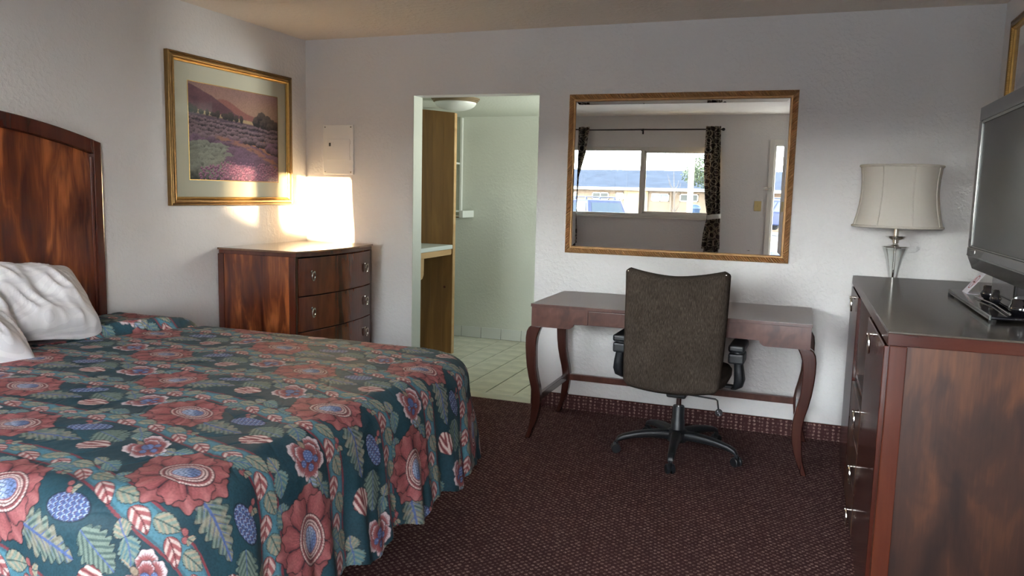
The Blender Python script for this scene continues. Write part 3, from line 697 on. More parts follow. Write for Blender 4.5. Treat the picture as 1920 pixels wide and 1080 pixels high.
# ------------------------------------------------------------------ furniture with ring pulls
def ring_pull(parent, c, nx, r=.021, name='ring_pull'):
    """c on the front surface, nx = +1/-1 outward direction along X"""
    b = MB(); b.lathe([(.009, 0), (.009, nx*.003), (.0045, nx*.005), (.0045, nx*.017), (.0065, nx*.019), (.0065, nx*.023), (.001, nx*.024)], (c[0], c[1], c[2]), 14, 'X')
    b.tube([(c[0]+nx*(.017-.004*math.sin(a/2)**2), c[1]+r*.78*math.sin(a), c[2]-r*1.25+r*1.25*math.cos(a)) for a in np.linspace(0, 2*PI, 28, endpoint=False)], .0042, 8, closed=True)
    return tag(b.build(name, 'nickel', parent, smooth=True), 'polished nickel ring pull')

def make_chest():
    x0, xf, y0, y1, zt = XL+.012, -2.765, 3.875, 4.765, 1.022
    yc, hw = (y0+y1)/2, (y1-y0)/2; bow = .055
    fx = lambda y: xf-bow+bow*(1-((y-yc)/hw)**2)
    t = thing('chest_of_drawers', 'mahogany bow-front chest of drawers standing in the sunlit corner', 'chest of drawers', ((x0+xf)/2, yc, 0))
    ys = np.linspace(y0, y1, 22)
    MB().prism([(x0, y0)] + [(fx(y)+.012, y) for y in ys] + [(x0, y1)], 'Z', zt-.012, zt).build('top', 'chest_top_wood', t, .002)
    yi = np.linspace(y0+.008, y1-.008, 22)
    MB().prism([(x0+.005, y0+.008)] + [(fx(y)+.004, y) for y in yi] + [(x0+.005, y1-.008)], 'Z', zt-.036, zt-.012).build('top_molding', 'mahogany_red', t, .003)
    xs = fx(y0)
    for ya, yb in ((y0+.008, y0+.026), (y1-.026, y1-.008)):
        box('side_panel', 'veneer_flame', t, x0+.045, xs-.042, ya, yb, .07, zt-.036)
    for ya, yb in ((y0+.003, y0+.034), (y1-.034, y1-.003)):
        box('post', 'mahogany_red', t, xs-.042, xs+.004, ya, yb, 0, zt-.036, .004)
        box('post', 'mahogany_red', t, x0, x0+.045, ya, yb, 0, zt-.036, .004)
    box('back_panel', 'mahogany', t, x0+.005, x0+.015, y0+.034, y1-.034, .07, zt-.036)
    box('bottom_panel', 'mahogany', t, x0+.015, xs-.03, y0+.034, y1-.034, .07, .09)
    zs = [.095, .312, .529, .746, .982]
    yd = np.linspace(y0+.036, y1-.036, 22)
    for i in range(4):
        b = MB(); b.prism([(fx(y)-.022, y) for y in yd[::-1]] + [(fx(y), y) for y in yd], 'Z', zs[i]+.002, zs[i+1]-.004)
        d = b.build('drawer', 'veneer_drawer', t, .002)
        MB().box(x0+.03, fx(y0+.04)-.025, y0+.05, y1-.05, zs[i]+.015, zs[i+1]-.03).build('drawer_box', 'mahogany', d)
        zc = (zs[i]+zs[i+1])/2+.028
        for y in (y0+.135, y1-.135): ring_pull(d, (fx(y), y, zc), 1)
    MB().prism([(fx(y)-.03, y) for y in yd[::-1]] + [(fx(y)-.008, y) for y in yd], 'Z', .03, .095).build('plinth_rail', 'mahogany', t, .002)
make_chest()

def make_dresser():
    xf, xb, y0, y1, zt = .258, XR-.016, 2.530, 4.372, 1.02
    t = thing('dresser', 'long dark mahogany dresser under the television with open niche and ring pulls', 'dresser', ((xf+xb)/2, (y0+y1)/2, 0))
    box('top', 'top_dark_wood', t, xf, xb, y0, y1, zt-.006, zt, .001)
    b = MB(); b.box(xf, xb, y0, y1, .977, zt-.006); b.build('top_edge', 'mahogany_x', t, .002)
    f = xf+.006; ya, yb = 3.215, 3.80
    for y, s in ((y0, 1), (y1, -1)):
        q = sorted((y+s*.004, y+s*.05)); box('post', 'mahogany_red', t, f, f+.05, q[0], q[1], 0, .977, .004)
        q = sorted((y+s*.006, y+s*.05)); box('post', 'mahogany_red', t, xb-.05, xb, q[0], q[1], 0, .977, .004)
        q = sorted((y+s*.010, y+s*.030)); box('end_panel', 'veneer_dark', t, f+.05, xb-.05, q[0], q[1], .06, .977)
    for y in (ya, yb): box('divider', 'veneer_dark', t, f+.004, xb-.02, y-.012, y+.012, .06, .977)
    box('back_panel', 'mahogany', t, xb-.02, xb-.008, y0+.05, y1-.05, .06, .977)
    box('niche_shelf', 'mahogany', t, f+.004, xb-.02, ya+.012, yb-.012, .60, .622, .002)
    box('bottom_panel', 'mahogany', t, f+.004, xb-.02, y0+.05, y1-.05, .06, .08)
    box('plinth', 'mahogany', t, f+.02, f+.04, y0+.05, y1-.05, 0.0, .06)
    for q, py in (((y0+.052, ya-.014), 2.93), ((yb+.014, y1-.052), 4.02)):
        d = box('door', 'mahogany', t, f-.010, f+.014, q[0], q[1], .075, .968, .003)
        ring_pull(d, (f-.010, py, .945), -1, .026)
    zs = [.085, .255, .425, .595]
    for i in range(3):
        d = box('drawer', 'veneer_dark', t, f-.010, f+.014, ya+.014, yb-.014, zs[i]+.003, zs[i+1]-.003, .003)
        ring_pull(d, (f-.010, 3.31, (.165, .345, .57)[i]), -1, .028)
make_dresser()

def make_desk():
    x0, x1, y0, y1, zt = -1.406, .079, 4.111, 4.768, .786
    t = thing('desk', 'mahogany writing desk with curved sabre legs under the wall mirror', 'desk', ((x0+x1)/2, (y0+y1)/2, 0))
    box('desk_top', 'desk_top_sheen_wood', t, x0, x1, y0, y1, zt-.002, zt)
    box('top_edge', 'desk_wood', t, x0, x1, y0, y1, zt-.018, zt-.002, .001)
    xm = (x0+x1)/2; e = .004
    def apron(ya, yb, name='apron'):
        za, zb, zc = .768, .655, .682
        pts = [(x0+e, za), (x0+e, zb), (x0+.215, zb)] + [(x0+.215+.035*math.sin(a), zb+(zc-zb)*(1-math.cos(a))) for a in np.linspace(0.2, PI/2, 6)] + [(x0+.30, zc+.002)]
        pts += [(2*xm-x, z) for x, z in pts[::-1]]
        return pts
    dl, dr = -1.075, -.252
    # front apron in three pieces round the drawer
    P = apron(0, 0)
    L = [p for p in P if p[0] < dl-.02] + [(dl-.001, .684), (dl-.001, .768)]
    MB().prism(L, 'Y', y0+.004, y0+.026).build('apron', 'desk_wood', t, .001)
    dx1 = -.345
    MB().prism(([(2*xm-x, z) for x, z in L[:-2]] + [(dx1+.001, .684), (dx1+.001, .768)])[::-1], 'Y', y0+.004, y0+.026).build('apron', 'desk_wood', t, .001)
    box('drawer', 'desk_wood', t, dl+.001, dx1-.001, y0+.003, y0+.025, .686, .762, .002)
    box('drawer_rail', 'desk_leg_wood', t, dl, dx1, y0+.010, y0+.03, .762, .768)
    MB().prism(P, 'Y', y1-.026, y1-.004).build('apron', 'desk_wood', t, .001)
    for xa in (x0+.004, x1-.026): box('apron', 'desk_wood', t, xa, xa+.022, y0+.026, y1-.026, .655, .768)
    prof = [(.66, .000, .062), (.648, -.016, .055), (.625, -.028, .044), (.59, -.033, .034), (.54, -.033, .029), (.48, -.029, .030), (.42, -.022, .033), (.36, -.010, .044), (.31, .003, .056), (.26, .012, .063), (.213, .0135, .062), (.165, .010, .057), (.12, .006, .047), (.08, .000, .034), (.04, -.010, .019), (0, -.024, .005)]
    for sx in (0, 1):
        for (ya, yb) in ((y0+.004, y0+.050), (y1-.050, y1-.004)):
            pl = [(x0+e+a, z) for z, a, c in prof]; pr = [(x0+e+c, z) for z, a, c in prof]
            pts = pl + pr[::-1]
            if sx: pts = [(x0+x1-x, z) for x, z in pts]
            MB().prism(pts, 'Y', ya, yb).build('leg', 'desk_leg_wood', t, .006, 3, smooth=True, angle=30)
    for x in (x0+.042, x1-.042): box('stretcher', 'desk_leg_wood', t, x-.012, x+.012, y0+.045, y1-.045, .218, .256, .002)
    box('stretcher', 'desk_wood', t, x0+.058, x1-.058, y1-.046, y1-.016, .218, .256, .002)
make_desk()

# ------------------------------------------------------------------ swivel chair
def make_chair():
    cx, cy, ang = -.572, 4.212, -.035
    t = thing('office_chair', 'brown fabric swivel office chair with black arms turned to the desk', 'chair', (cx, cy, 0))
    def done(b, *a, **k):
        b.rot((0, 0, 0), ang); b.v = [(x+cx, y+cy, z) for x, y, z in b.v]; return b.build(*a, **k)
    # backrest: rounded slab, dipped top edge, tapering down
    n, m = 37, 41
    def surf(s, q, side):
        # s in -1..1 across, q in 0..1 up
        wb = .247 + .012*math.sin(q*PI*.5) + .006*q
        zb = .425 - .022*(1-s*s)*1.0 + .004*s; ztp = 1.045 - .040*(1-abs(s)**1.7) + .004*s
        cr = 1-.045*max(0, abs(s)-.8)/.2*0
        x = s*wb; z = zb+(ztp-zb)*q
        ed = max(0., 1-max(abs(s), 0)**12)*max(0., 1-abs(2*q-1)**16)
        th = .034*(ed**.5)
        yb = -.285 + .030*s*s - .035*math.cos(q*PI*.95+.3)*.6 - .035*max(0, q-.75)*1.2
        # round the outline's corners
        cs = abs(s); cq = abs(2*q-1); over = max(0, cs-.90)/.10*max(0, cq-.92)/.08
        x *= 1-.035*over; z -= (.018*over if q > .5 else -.022*over)
        return (x, yb+side*th, z)
    b = MB()
    for side in (1, -1):
        b.grid([[surf(-1+2*i/(n-1), j/(m-1), side) for i in range(n)] for j in range(m)])
    bk = done(b, 'backrest', 'chair_fabric', t, smooth=True, angle=180)
    bm = bmesh.new(); bm.from_mesh(bk.data); bmesh.ops.remove_doubles(bm, verts=bm.verts, dist=.0006); bmesh.ops.recalc_face_normals(bm, faces=bm.faces); bm.to_mesh(bk.data); bm.free()
    for s in (-.93, .93):
        p = surf(s, .968, -1); done(MB().lathe([(.001, -.003), (.004, -.002), (.004, .004)], (p[0], p[1]-.001, p[2]), 10, 'Y'), 'button', 'nickel', bk, smooth=True)
    b = MB(); n2 = 30
    rings = []
    for z, k in ((.425, .86), (.432, .96), (.45, 1.0), (.478, 1.0), (.496, .95), (.502, .8)):
        rings.append([(.262*k*math.copysign(abs(math.cos(a))**.45, math.cos(a)), -.02+.245*k*math.copysign(abs(math.sin(a))**.45, math.sin(a)), z) for a in np.linspace(0, 2*PI, 48, endpoint=False)])
    b.ring_loft(rings); done(b, 'seat', 'chair_fabric', t, smooth=True, angle=60)
    done(MB().box(-.11, .11, -.20, .12, .395, .426), 'seat_plate', 'panel_white', t, .002)
    done(MB().box(-.052, .052, -.11, .09, .335, .385), 'tilt_housing', 'black_plastic', t, .01)
    done(MB().box(-.065, .045, -.175, -.105, .372, .396), 'bracket', 'black_plastic', t, .004)
    done(MB().lathe([(.014, 0), (.014, .08)], (0, 0, .26), 18), 'gas_piston', 'chrome', t, smooth=True)
    done(MB().lathe([(.038, .095), (.036, .19), (.032, .195), (.032, .262), (.029, .27)], (0, 0, 0), 24), 'column', 'black_plastic', t, smooth=True)
    done(MB().lathe([(.055, .075), (.060, .085), (.060, .125), (.050, .135), (.038, .14)], (0, 0, 0), 24), 'hub', 'black_plastic', t, smooth=True)
    lv = done(MB().tube([(.04, -.04, .372), (.06, -.10, .362), (.205, -.10, .355), (.216, -.10, .348), (.224, -.10, .300)], .0045, 8), 'lever', 'black_plastic', t, smooth=True)
    kb = done(MB().lathe([(.002, -.009), (.017, -.008), (.019, -.003), (.019, .006), (.010, .010), (.001, .010)], (.226, -.10, .285), 20, 'Y'), 'knob', 'black_plastic', lv, smooth=True)
    # small printed height arrows on the knob
    b = MB()
    for dx, dz, s in ((-.005, .007, 1), (.006, -.006, -1)): b.prism([(.226+dx-.004, .285+dz), (.226+dx+.004, .285+dz), (.226+dx, .285+dz+s*.006)], 'Y', -.1095, -.1085)
    b.box(.220, .232, -.1095, -.1085, .2842, .2858); done(b, 'arrow_print', 'card_white', kb)
    # arms: T pads on curved uprights
    for s in (-1, 1):
        b = MB(); b.box(s*.302-.040, s*.302+.040, -.17, .06, .622, .660); ar = done(b, 'armrest', 'black_plastic', t, .012, 3)
        b = MB(); rings = []
        for z, x, w, dpt, yy in ((.625, .305, .026, .05, -.09), (.595, .308, .030, .045, -.10), (.56, .310, .022, .038, -.10), (.52, .316, .024, .042, -.10), (.47, .320, .027, .048, -.09), (.435, .314, .024, .048, -.08), (.414, .292, .016, .035, -.06)):
            rings.append([(s*(x+w*math.copysign(abs(math.cos(a))**.6, math.cos(a))), yy+dpt*math.copysign(abs(math.sin(a))**.6, math.sin(a)), z) for a in np.linspace(0, 2*PI, 20, endpoint=False)])
        b.ring_loft(rings); done(b, 'upright', 'black_plastic', ar, smooth=True, angle=60)
        done(MB().box(s*.302-.040, s*.302+.040, -.16, -.03, .562, .615), 'height_collar', 'black_plastic', ar, .010, 3)
        done(MB().box(min(s*.10, s*.29), max(s*.10, s*.29), -.07, -.02, .414, .426), 'arm_bar', 'black_plastic', ar, .003)
    # five-star base on twin casters
    for k in range(5):
        th = math.radians(201+72*k)-ang; c, s = math.cos(th), math.sin(th)
        b = MB(); rings = []
        for rr, z, hw, hh in ((.045, .108, .030, .026), (.10, .112, .027, .024), (.17, .110, .024, .021), (.24, .102, .021, .018), (.295, .090, .019, .016), (.325, .078, .017, .014), (.336, .064, .014, .006)):
            ring = []
            for a in np.linspace(0, 2*PI, 16, endpoint=False):
                oy = hw*math.copysign(abs(math.cos(a))**.6, math.cos(a)); oz = hh*math.copysign(abs(math.sin(a))**.6, math.sin(a))
                ring.append((c*rr-s*oy, s*rr+c*oy, z+oz))
            rings.append(ring)
        b.ring_loft(rings); arm = done(b, 'base_arm', 'black_plastic', t, smooth=True, angle=60)
        px, py = c*.335, s*.335
        b = MB()
        wd = th+PI/2*.0+.5*math.sin(k*2.1)          # caster heading
        for w in (-1, 1):
            b2 = MB().lathe([(.004, -.009), (.022, -.009), (.0255, -.005), (.0255, .005), (.022, .009), (.004, .009)], (0, w*.0135, .0255), 20, 'Y'); b.add(b2.v, b2.f)
        b.box(-.012, .014, -.006, .006, .018, .060); b.lathe([(.009, .045), (.009, .066)], (0, 0, 0), 12)
        b.rot((0, 0, 0), wd); b.v = [(x+px, y+py, z) for x, y, z in b.v]; done(b, 'caster', 'black_plastic', arm, smooth=True, angle=35)
make_chair()

# ------------------------------------------------------------------ frames on the walls
def frame_sides(parent, O, U, V, N, w, h, prof, mat, name, ridge=None, step=.02, pair=None):
    """four mitred sides; prof = list of (inset from the outer edge, height off the wall); ridge(s, t) adds height"""
    O, U, V, N = map(Vector, (O, U, V, N))
    for k in range(4):
        A, B, L, W = ((U, V, w, h), (V, -U, h, w), (-U, -V, w, h), (-V, U, h, w))[k]
        o = (O, O+U*w, O+U*w+V*h, O+V*h)[k]
        n = max(2, int(L/step))
        rows = []
        for t_, hh in prof:
            row = []
            for i in range(n+1):
                s = t_+(L-2*t_)*i/n
                z = hh+(ridge(s, t_) if ridge else 0)
                row.append(tuple(o+A*s+B*t_+N*z))
            rows.append(row)
        MB().grid(rows).build(name, mat, parent, smooth=True, angle=50)

def make_mirror():
    x0, z0, w, h = -1.427, 1.028, 1.359, .994
    t = thing('wall_mirror', 'large rectangular wall mirror in a gold rope-edged frame above the desk', 'mirror', (x0+w/2, YB, z0))
    O, U, V, N = (x0, YB, z0), (1, 0, 0), (0, 0, 1), (0, -1, 0)
    T = [.0, .0, .003, .006, .010, .014, .018, .022, .026, .029, .031]
    def hgt(t_): return .012+.014*math.sin(PI*min(1, t_/.031))**.6
    prof = [(0, 0.0), (0, .012)] + [(q, hgt(q)) for q in T[2:]]
    def ridge(s, t_): return 0 if t_ <= 0 or t_ >= .0305 else .0088*(math.sin((s+t_*.9)*2*PI/.0155))*math.sin(PI*t_/.031)**.5
    frame_sides(t, O, U, V, N, w, h, prof, 'bronze_gold', 'carved_side', ridge, .0155/8)
    frame_sides(t, O, U, V, N, w, h, [(.031, .012), (.032, .019), (.040, .020), (.043, .016), (.0445, .010)], 'bronze_gold', 'inner_band', None, .2)
    frame_sides(t, O, U, V, N, w, h, [(.0445, .010), (.0475, .010), (.0478, .004)], 'mahogany', 'dark_fillet', None, .2)
    gx0, gx1, gz0, gz1 = x0+.046, x0+w-.046, z0+.046, z0+h-.046
    bw = .019; yi = YB-.010; yo = yi-bw*math.tan(math.radians(1.7))
    a, b_ = [(gx0, yo, gz0), (gx1, yo, gz0), (gx1, yo, gz1), (gx0, yo, gz1)], [(gx0+bw, yi, gz0+bw), (gx1-bw, yi, gz0+bw), (gx1-bw, yi, gz1-bw), (gx0+bw, yi, gz1-bw)]
    gl = MB().add(b_ + [(x, YB-.001, z) for x, _, z in b_], [(0, 1, 2, 3), (4, 7, 6, 5), (0, 4, 5, 1), (1, 5, 6, 2), (2, 6, 7, 3), (3, 7, 4, 0)]).build('glass', 'mirror_silver', t)
    for i in range(4):
        j = (i+1) % 4; MB().add([a[i], a[j], b_[j], b_[i]], [(0, 1, 2, 3)]).build('bevel', 'mirror_silver', gl)
make_mirror()

def paint_field(nx, ny, w, h, seed):
    rng = np.random.default_rng(seed)
    X, Y = np.meshgrid(np.linspace(0, 1, nx), np.linspace(0, 1, ny)); x, y = X.ravel(), Y.ravel()
    P = Paint(len(x), S3(190, 152, 138))
    P.lay(ss(.75, 1.0, y)*.6, S3(166, 128, 134)); P.lay(ss(.35, 1.0, x)*ss(1.0, .75, y)*.5, S3(206, 170, 142))
    ridge1 = .965-.46*np.clip(x-.02, 0, 1)+.018*np.sin(x*9)+.012*vnoise(x*25, x*0, 1)
    ridge2 = .74+.13*np.exp(-((x-.36)/.2)**2)-.05*np.clip(x-.4, 0, 1)
    P.lay(ss(-.008, .008, ridge2-y), S3(168, 110, 108)); P.lay(ss(-.006, .006, ridge1-y)*(x < .62), S3(128, 86, 100))
    P.lay(ss(-.006, .006, np.minimum(ridge1, .86)-y)*(x < .62)*ss(.35, .7, vnoise(x*14, y*9, 2))*.6, S3(104, 68, 84))
    line = .735-.09*x
    P.lay(ss(-.006, .006, line-y), S3(206, 180, 142)); P.lay(ss(-.006, .006, line-.035-y), S3(140, 108, 112))
    base = line-.045
    P.lay(ss(-.006, .006, base-y), S3(108, 88, 108))
    # path
    pc = .56-.36*(x-.26)-.05*np.sin(x*6); P.lay(ss(.045+.05*x, .02+.03*x, np.abs(y-pc))*ss(.2, .34, x), S3(196, 136, 112))
    # row of dark trees on the left, oaks on the right
    def blob(cx, cy, rx, ry, dark, lite, tex=60):
        i = np.nonzero((np.abs(x-cx) < rx*1.3) & (np.abs(y-cy) < ry*1.3))[0]
        if len(i) == 0: return
        dx, dy = (x[i]-cx)/rx, (y[i]-cy)/ry; nz = vnoise(x[i]*tex, y[i]*tex, int(cx*977) % 97); r = np.hypot(dx, dy)+.35*(nz-.5)
        m = ss(1.0, .85, r)[:, None]; k = ss(-.6, .75, dy*.8-dx*.15+.5*(nz-.5))[:, None]
        P.c[i] = P.c[i]*(1-m)+(dark*(1-k)+lite*k)*m
    for cx in (.02, .07, .13, .19, .26, .30, .38, .44, .50, .56):
        hh = rng.uniform(.025, .06); blob(cx, line[int(cx*(nx-1))]-.03+hh*.5, rng.uniform(.02, .045), hh, S3(52, 48, 54), S3(92, 80, 78), 90)
    for cx, cy, r in ((.74, .68, .055), (.80, .725, .065), (.86, .70, .06), (.92, .67, .06), (.98, .65, .055), (.83, .66, .06), (.90, .63, .05)):
        blob(cx, cy, r, r*1.15, S3(44, 38, 46), S3(112, 96, 92), 55)
    for cx in (.76, .79, .83, .87, .92, .96): P.lay(ss(.006, .003, np.abs(x-cx))*ss(.555, .57, y)*ss(.645, .62, y), S3(58, 46, 48))
    # lavender mounds from far to near
    mounds = []
    for row in range(13):
        yy = .62-.048*row; sz = .022+.0062*row
        for q in np.arange(-.05, 1.08, sz*1.25):
            cy = yy-.16*(q-.3)*(.4+row/16)+rng.uniform(-.012, .012)
            path = .56-.36*(q-.26)
            if abs(cy-path+.01) < .05 and q > .25 and row > 3: continue
            mounds.append((cy, q+rng.uniform(-.3, .3)*sz, sz))
    mounds.sort(reverse=True)
    for cy, cx, sz in mounds:
        left = cx < .42 and cy < .36
        a = rng.uniform(.85, 1.15)
        if left: blob(cx, cy, sz*1.15, sz*1.1, S3(44, 46, 50)*a, S3(166, 166, 156)*a, 40)
        elif cy > .42: blob(cx, cy, sz*1.1, sz*1.0, S3(54, 44, 58)*a, S3(160, 132, 146)*a, 70)
        else: blob(cx, cy, sz*1.25, sz*1.2, S3(52, 42, 58)*a, S3(146, 112, 142)*a, 80)
    pc = .50-.40*(x-.26)-.03*np.sin(x*7)+.03*(vnoise(x*30, y*30, 21)-.5); P.lay(.8*ss(.030+.02*x, .010, np.abs(y-pc))*ss(.24, .34, x)*ss(.15, .5, vnoise(x*22, y*40, 22)), S3(190, 134, 114))
    P.c *= (.86+.28*vnoise(x*150, y*120, 23))[:, None]
    for _ in range(420):
        cx, cy = rng.uniform(.1, 1.0), rng.uniform(0, .2)
        if cy < .26-.26*abs(cx-.62): blob(cx, cy, .011, .014, S3(120, 74, 110), S3(206, 150, 182), 120)
    return x, y, np.clip(P.c, 0, 1)
def print_mesh(name, parent, O, U, V, w, h, nx, ny, seed):
    x, y, col = paint_field(nx, ny, w, h, seed)
    O, U, V = np.array(O), np.array(U), np.array(V)
    co = (x*w)[:, None]*U+(y*h)[:, None]*V
    q = np.arange(nx*ny).reshape(ny, nx); F = np.stack([q[:-1, :-1], q[:-1, 1:], q[1:, 1:], q[1:, :-1]], -1).reshape(-1, 4)
    me = bpy.data.meshes.new(name); me.from_pydata(co.tolist(), [], F.tolist()); me.update()
    at = me.color_attributes.new('Col', 'FLOAT_COLOR', 'POINT'); at.data.foreach_set('color', np.concatenate([col, np.ones((len(col), 1))], 1).astype(np.float32).ravel())
    me.materials.append(MATS['art_print']); o = bpy.data.objects.new(name, me); link(o, parent); o.location = Vector(O)-WLOC[parent]; WLOC[o] = Vector(O)
    return o
def make_picture(label, xw, nrm, y0, z0, w, h, seed, nx, ny):
    t = thing('framed_picture', label, 'picture', (xw, y0+w/2, z0), 'gold-framed field prints on the side walls')
    O, U, V, N = (xw, y0, z0), (0, 1, 0), (0, 0, 1), (nrm, 0, 0)
    frame_sides(t, O, U, V, N, w, h, [(0, 0), (0, .024), (.004, .030), (.010, .031), (.013, .026), (.016, .030), (.026, .034), (.034, .031), (.036, .026)], 'gold_dark', 'outer_molding', None, .3)
    def ridge(s, t_): return .0018*math.sin(s*2*PI/.0085) if .037 < t_ < .044 else 0
    frame_sides(t, O, U, V, N, w, h, [(.036, .026), (.038, .030), (.041, .031), (.0435, .028), (.045, .022), (.050, .020), (.052, .012)], 'gold', 'beaded_lip', ridge, .0085/6)
    i = .05
    px0, pw, pz0, ph = y0+.165, .822, z0+.154, .566
    b = MB(); X = xw+nrm*.010; a, c = y0+i, y0+w-i; e, f = z0+i, z0+h-i
    vs_ = [(X, a, e), (X, c, e), (X, c, f), (X, a, f), (X, px0, pz0), (X, px0+pw, pz0), (X, px0+pw, pz0+ph), (X, px0, pz0+ph)]
    b.add(vs_, [(0, 1, 5, 4), (1, 2, 6, 5), (2, 3, 7, 6), (3, 0, 4, 7)]); b.build('mat_board', 'mat_board', t)
    fr = MB()
    for q in ((px0, px0+pw, pz0-.004, pz0), (px0, px0+pw, pz0+ph, pz0+ph+.004), (px0-.004, px0, pz0-.004, pz0+ph+.004), (px0+pw, px0+pw+.004, pz0-.004, pz0+ph+.004)): fr.box(min(X, X+nrm*.0012), max(X, X+nrm*.0012), q[0], q[1], q[2], q[3])
    fr.build('fillet', 'gold', t)
    print_mesh('print', t, (xw+nrm*.0095, px0-.001, pz0-.001), U, V, pw+.002, ph+.002, nx, ny, seed)
    MB().add([(xw+nrm*.0135, a, e), (xw+nrm*.0135, c, e), (xw+nrm*.0135, c, f), (xw+nrm*.0135, a, f)], [(0, 1, 2, 3)]).build('glazing', 'picture_glass', t)
make_picture('gold-framed lavender field print with cream mat on the left wall', XL, 1, 3.499, 1.28, 1.128, .871, 5, 330, 236)
make_picture('gold-framed print on the right wall above the television, cut by the photo edge', XR, -1, 3.425, 1.425, 1.128, .871, 9, 150, 110)

# electrical panel
t = thing('breaker_panel', 'white flush breaker panel on the back wall beside the corner', 'electrical panel', (-3.126, YB, 1.50))
MB().prism([(-3.25, 1.50), (-3.0, 1.50), (-3.0, 1.848), (-3.25, 1.848)], 'Y', YB-.010, YB).build('cover', 'panel_white', t, .004)
d = box('panel_door', 'panel_white', t, -3.222, -3.028, YB-.014, YB-.009, 1.600, 1.748, .002)
lt = box('latch', 'panel_white', d, -3.215, -3.163, YB-.017, YB-.0135, 1.687, 1.728, .002)
box('latch_slot', 'panel_dark', lt, -3.196, -3.181, YB-.019, YB-.0165, 1.698, 1.722, .001)
for z in (1.615, 1.725): box('hinge', 'panel_white', d, -3.026, -3.020, YB-.014, YB-.010, z-.012, z+.012)
for x in (-3.232, -3.02):
    for z in (1.517, 1.832): MB().lathe([(.0055, 0), (.0055, -.0025), (.003, -.004), (.0005, -.004)], (x, YB-.010, z), 12, 'Y').build('screw', 'nickel', t, smooth=True)

# ------------------------------------------------------------------ lamp on its side table behind the dresser
LX, LY = .468, 4.615
t = thing('nightstand', 'small mahogany side table in the corner carrying the lamp behind the dresser', 'table', (.53, 4.60, 0))
box('table_top', 'top_dark_wood', t, .30, .78, 4.405, 4.805, .70, .72, .003)
box('body', 'mahogany', t, .32, .76, 4.42, 4.80, .42, .70, .002)
d = box('drawer', 'veneer_drawer', t, .306, .322, 4.44, 4.78, .45, .68, .002); ring_pull(d, (.306, 4.61, .58), -1)
for x in (.34, .74):
    for y in (4.44, 4.78): MB().lathe([(.012, 0), (.02, .42)], (x, y, 0), 12).build('leg', 'mahogany', t, smooth=True)
t = thing('table_lamp', 'glass and chrome table lamp with cream bell shade by the back wall', 'lamp', (LX, LY, .72))
def shade_r(q):      # q 0 top .. 1 bottom
    return .197+.021*q**1.4 - .016*math.sin(PI*q)
zt_, zb_ = 1.588, 1.272
prof = []
for i in range(17):
    q = i/16; prof.append((shade_r(q), zt_+(zb_-zt_)*q))
NS = 96; rings = []
for r_, z_ in prof: rings.append([(LX+r_*math.cos(2*PI*i/NS), LY+r_*math.sin(2*PI*i/NS), z_+.004*math.cos(8*2*PI*i/NS)*((zt_-z_)/(zt_-zb_)*2-1)*-.5) for i in range(NS)])
sh = MB().ring_loft(rings, cap=False).build('shade', 'shade_fabric', t, smooth=True, angle=80)
for z_, r_ in ((zt_, shade_r(0)), (zb_, shade_r(1))):
    MB().tube([(LX+r_*math.cos(a), LY+r_*math.sin(a), z_) for a in np.linspace(0, 2*PI, 64, endpoint=False)], .0065, 8, closed=True).build('shade_trim', 'shade_fabric', sh, smooth=True)
for k in range(8):
    a = 2*PI*(k+.31)/8
    MB().tube([(LX+(r_+.001)*math.cos(a), LY+(r_+.001)*math.sin(a), z_) for r_, z_ in prof], .0034, 6).build('rib', 'shade_fabric', sh, smooth=True)
MB().lathe([(.013, 1.215), (.013, 1.30), (.018, 1.305), (.018, 1.36), (.006, 1.365)], (LX, LY, 0), 20).build('socket_tube', 'nickel', t, smooth=True, angle=30)
MB().lathe([(.006, 1.158), (.064, 1.160), (.066, 1.163), (.064, 1.166), (.022, 1.168), (.014, 1.176), (.013, 1.184), (.018, 1.19), (.014, 1.196), (.020, 1.200), (.034, 1.206), (.052, 1.218), (.053, 1.220), (.050, 1.220), (.014, 1.214)], (LX, LY, 0), 36).build('metal_cup', 'chrome', t, smooth=True, angle=30)
MB().lathe([(.061, 1.157), (.050, 1.125), (.040, 1.09), (.031, 1.05), (.023, 1.00), (.018, .93), (.016, .86), (.020, .80), (.030, .765)], (LX, LY, 0), 36, cap=False).build('glass_body', 'lamp_glass', t, smooth=True)
MB().lathe([(.0065, .74), (.0065, 1.16)], (LX, LY, 0), 16).build('center_rod', 'chrome', t, smooth=True)
MB().lathe([(.085, .72), (.085, .728), (.075, .735), (.035, .745), (.030, .765), (.006, .768)], (LX, LY, 0), 36).build('foot', 'chrome', t, smooth=True, angle=30)

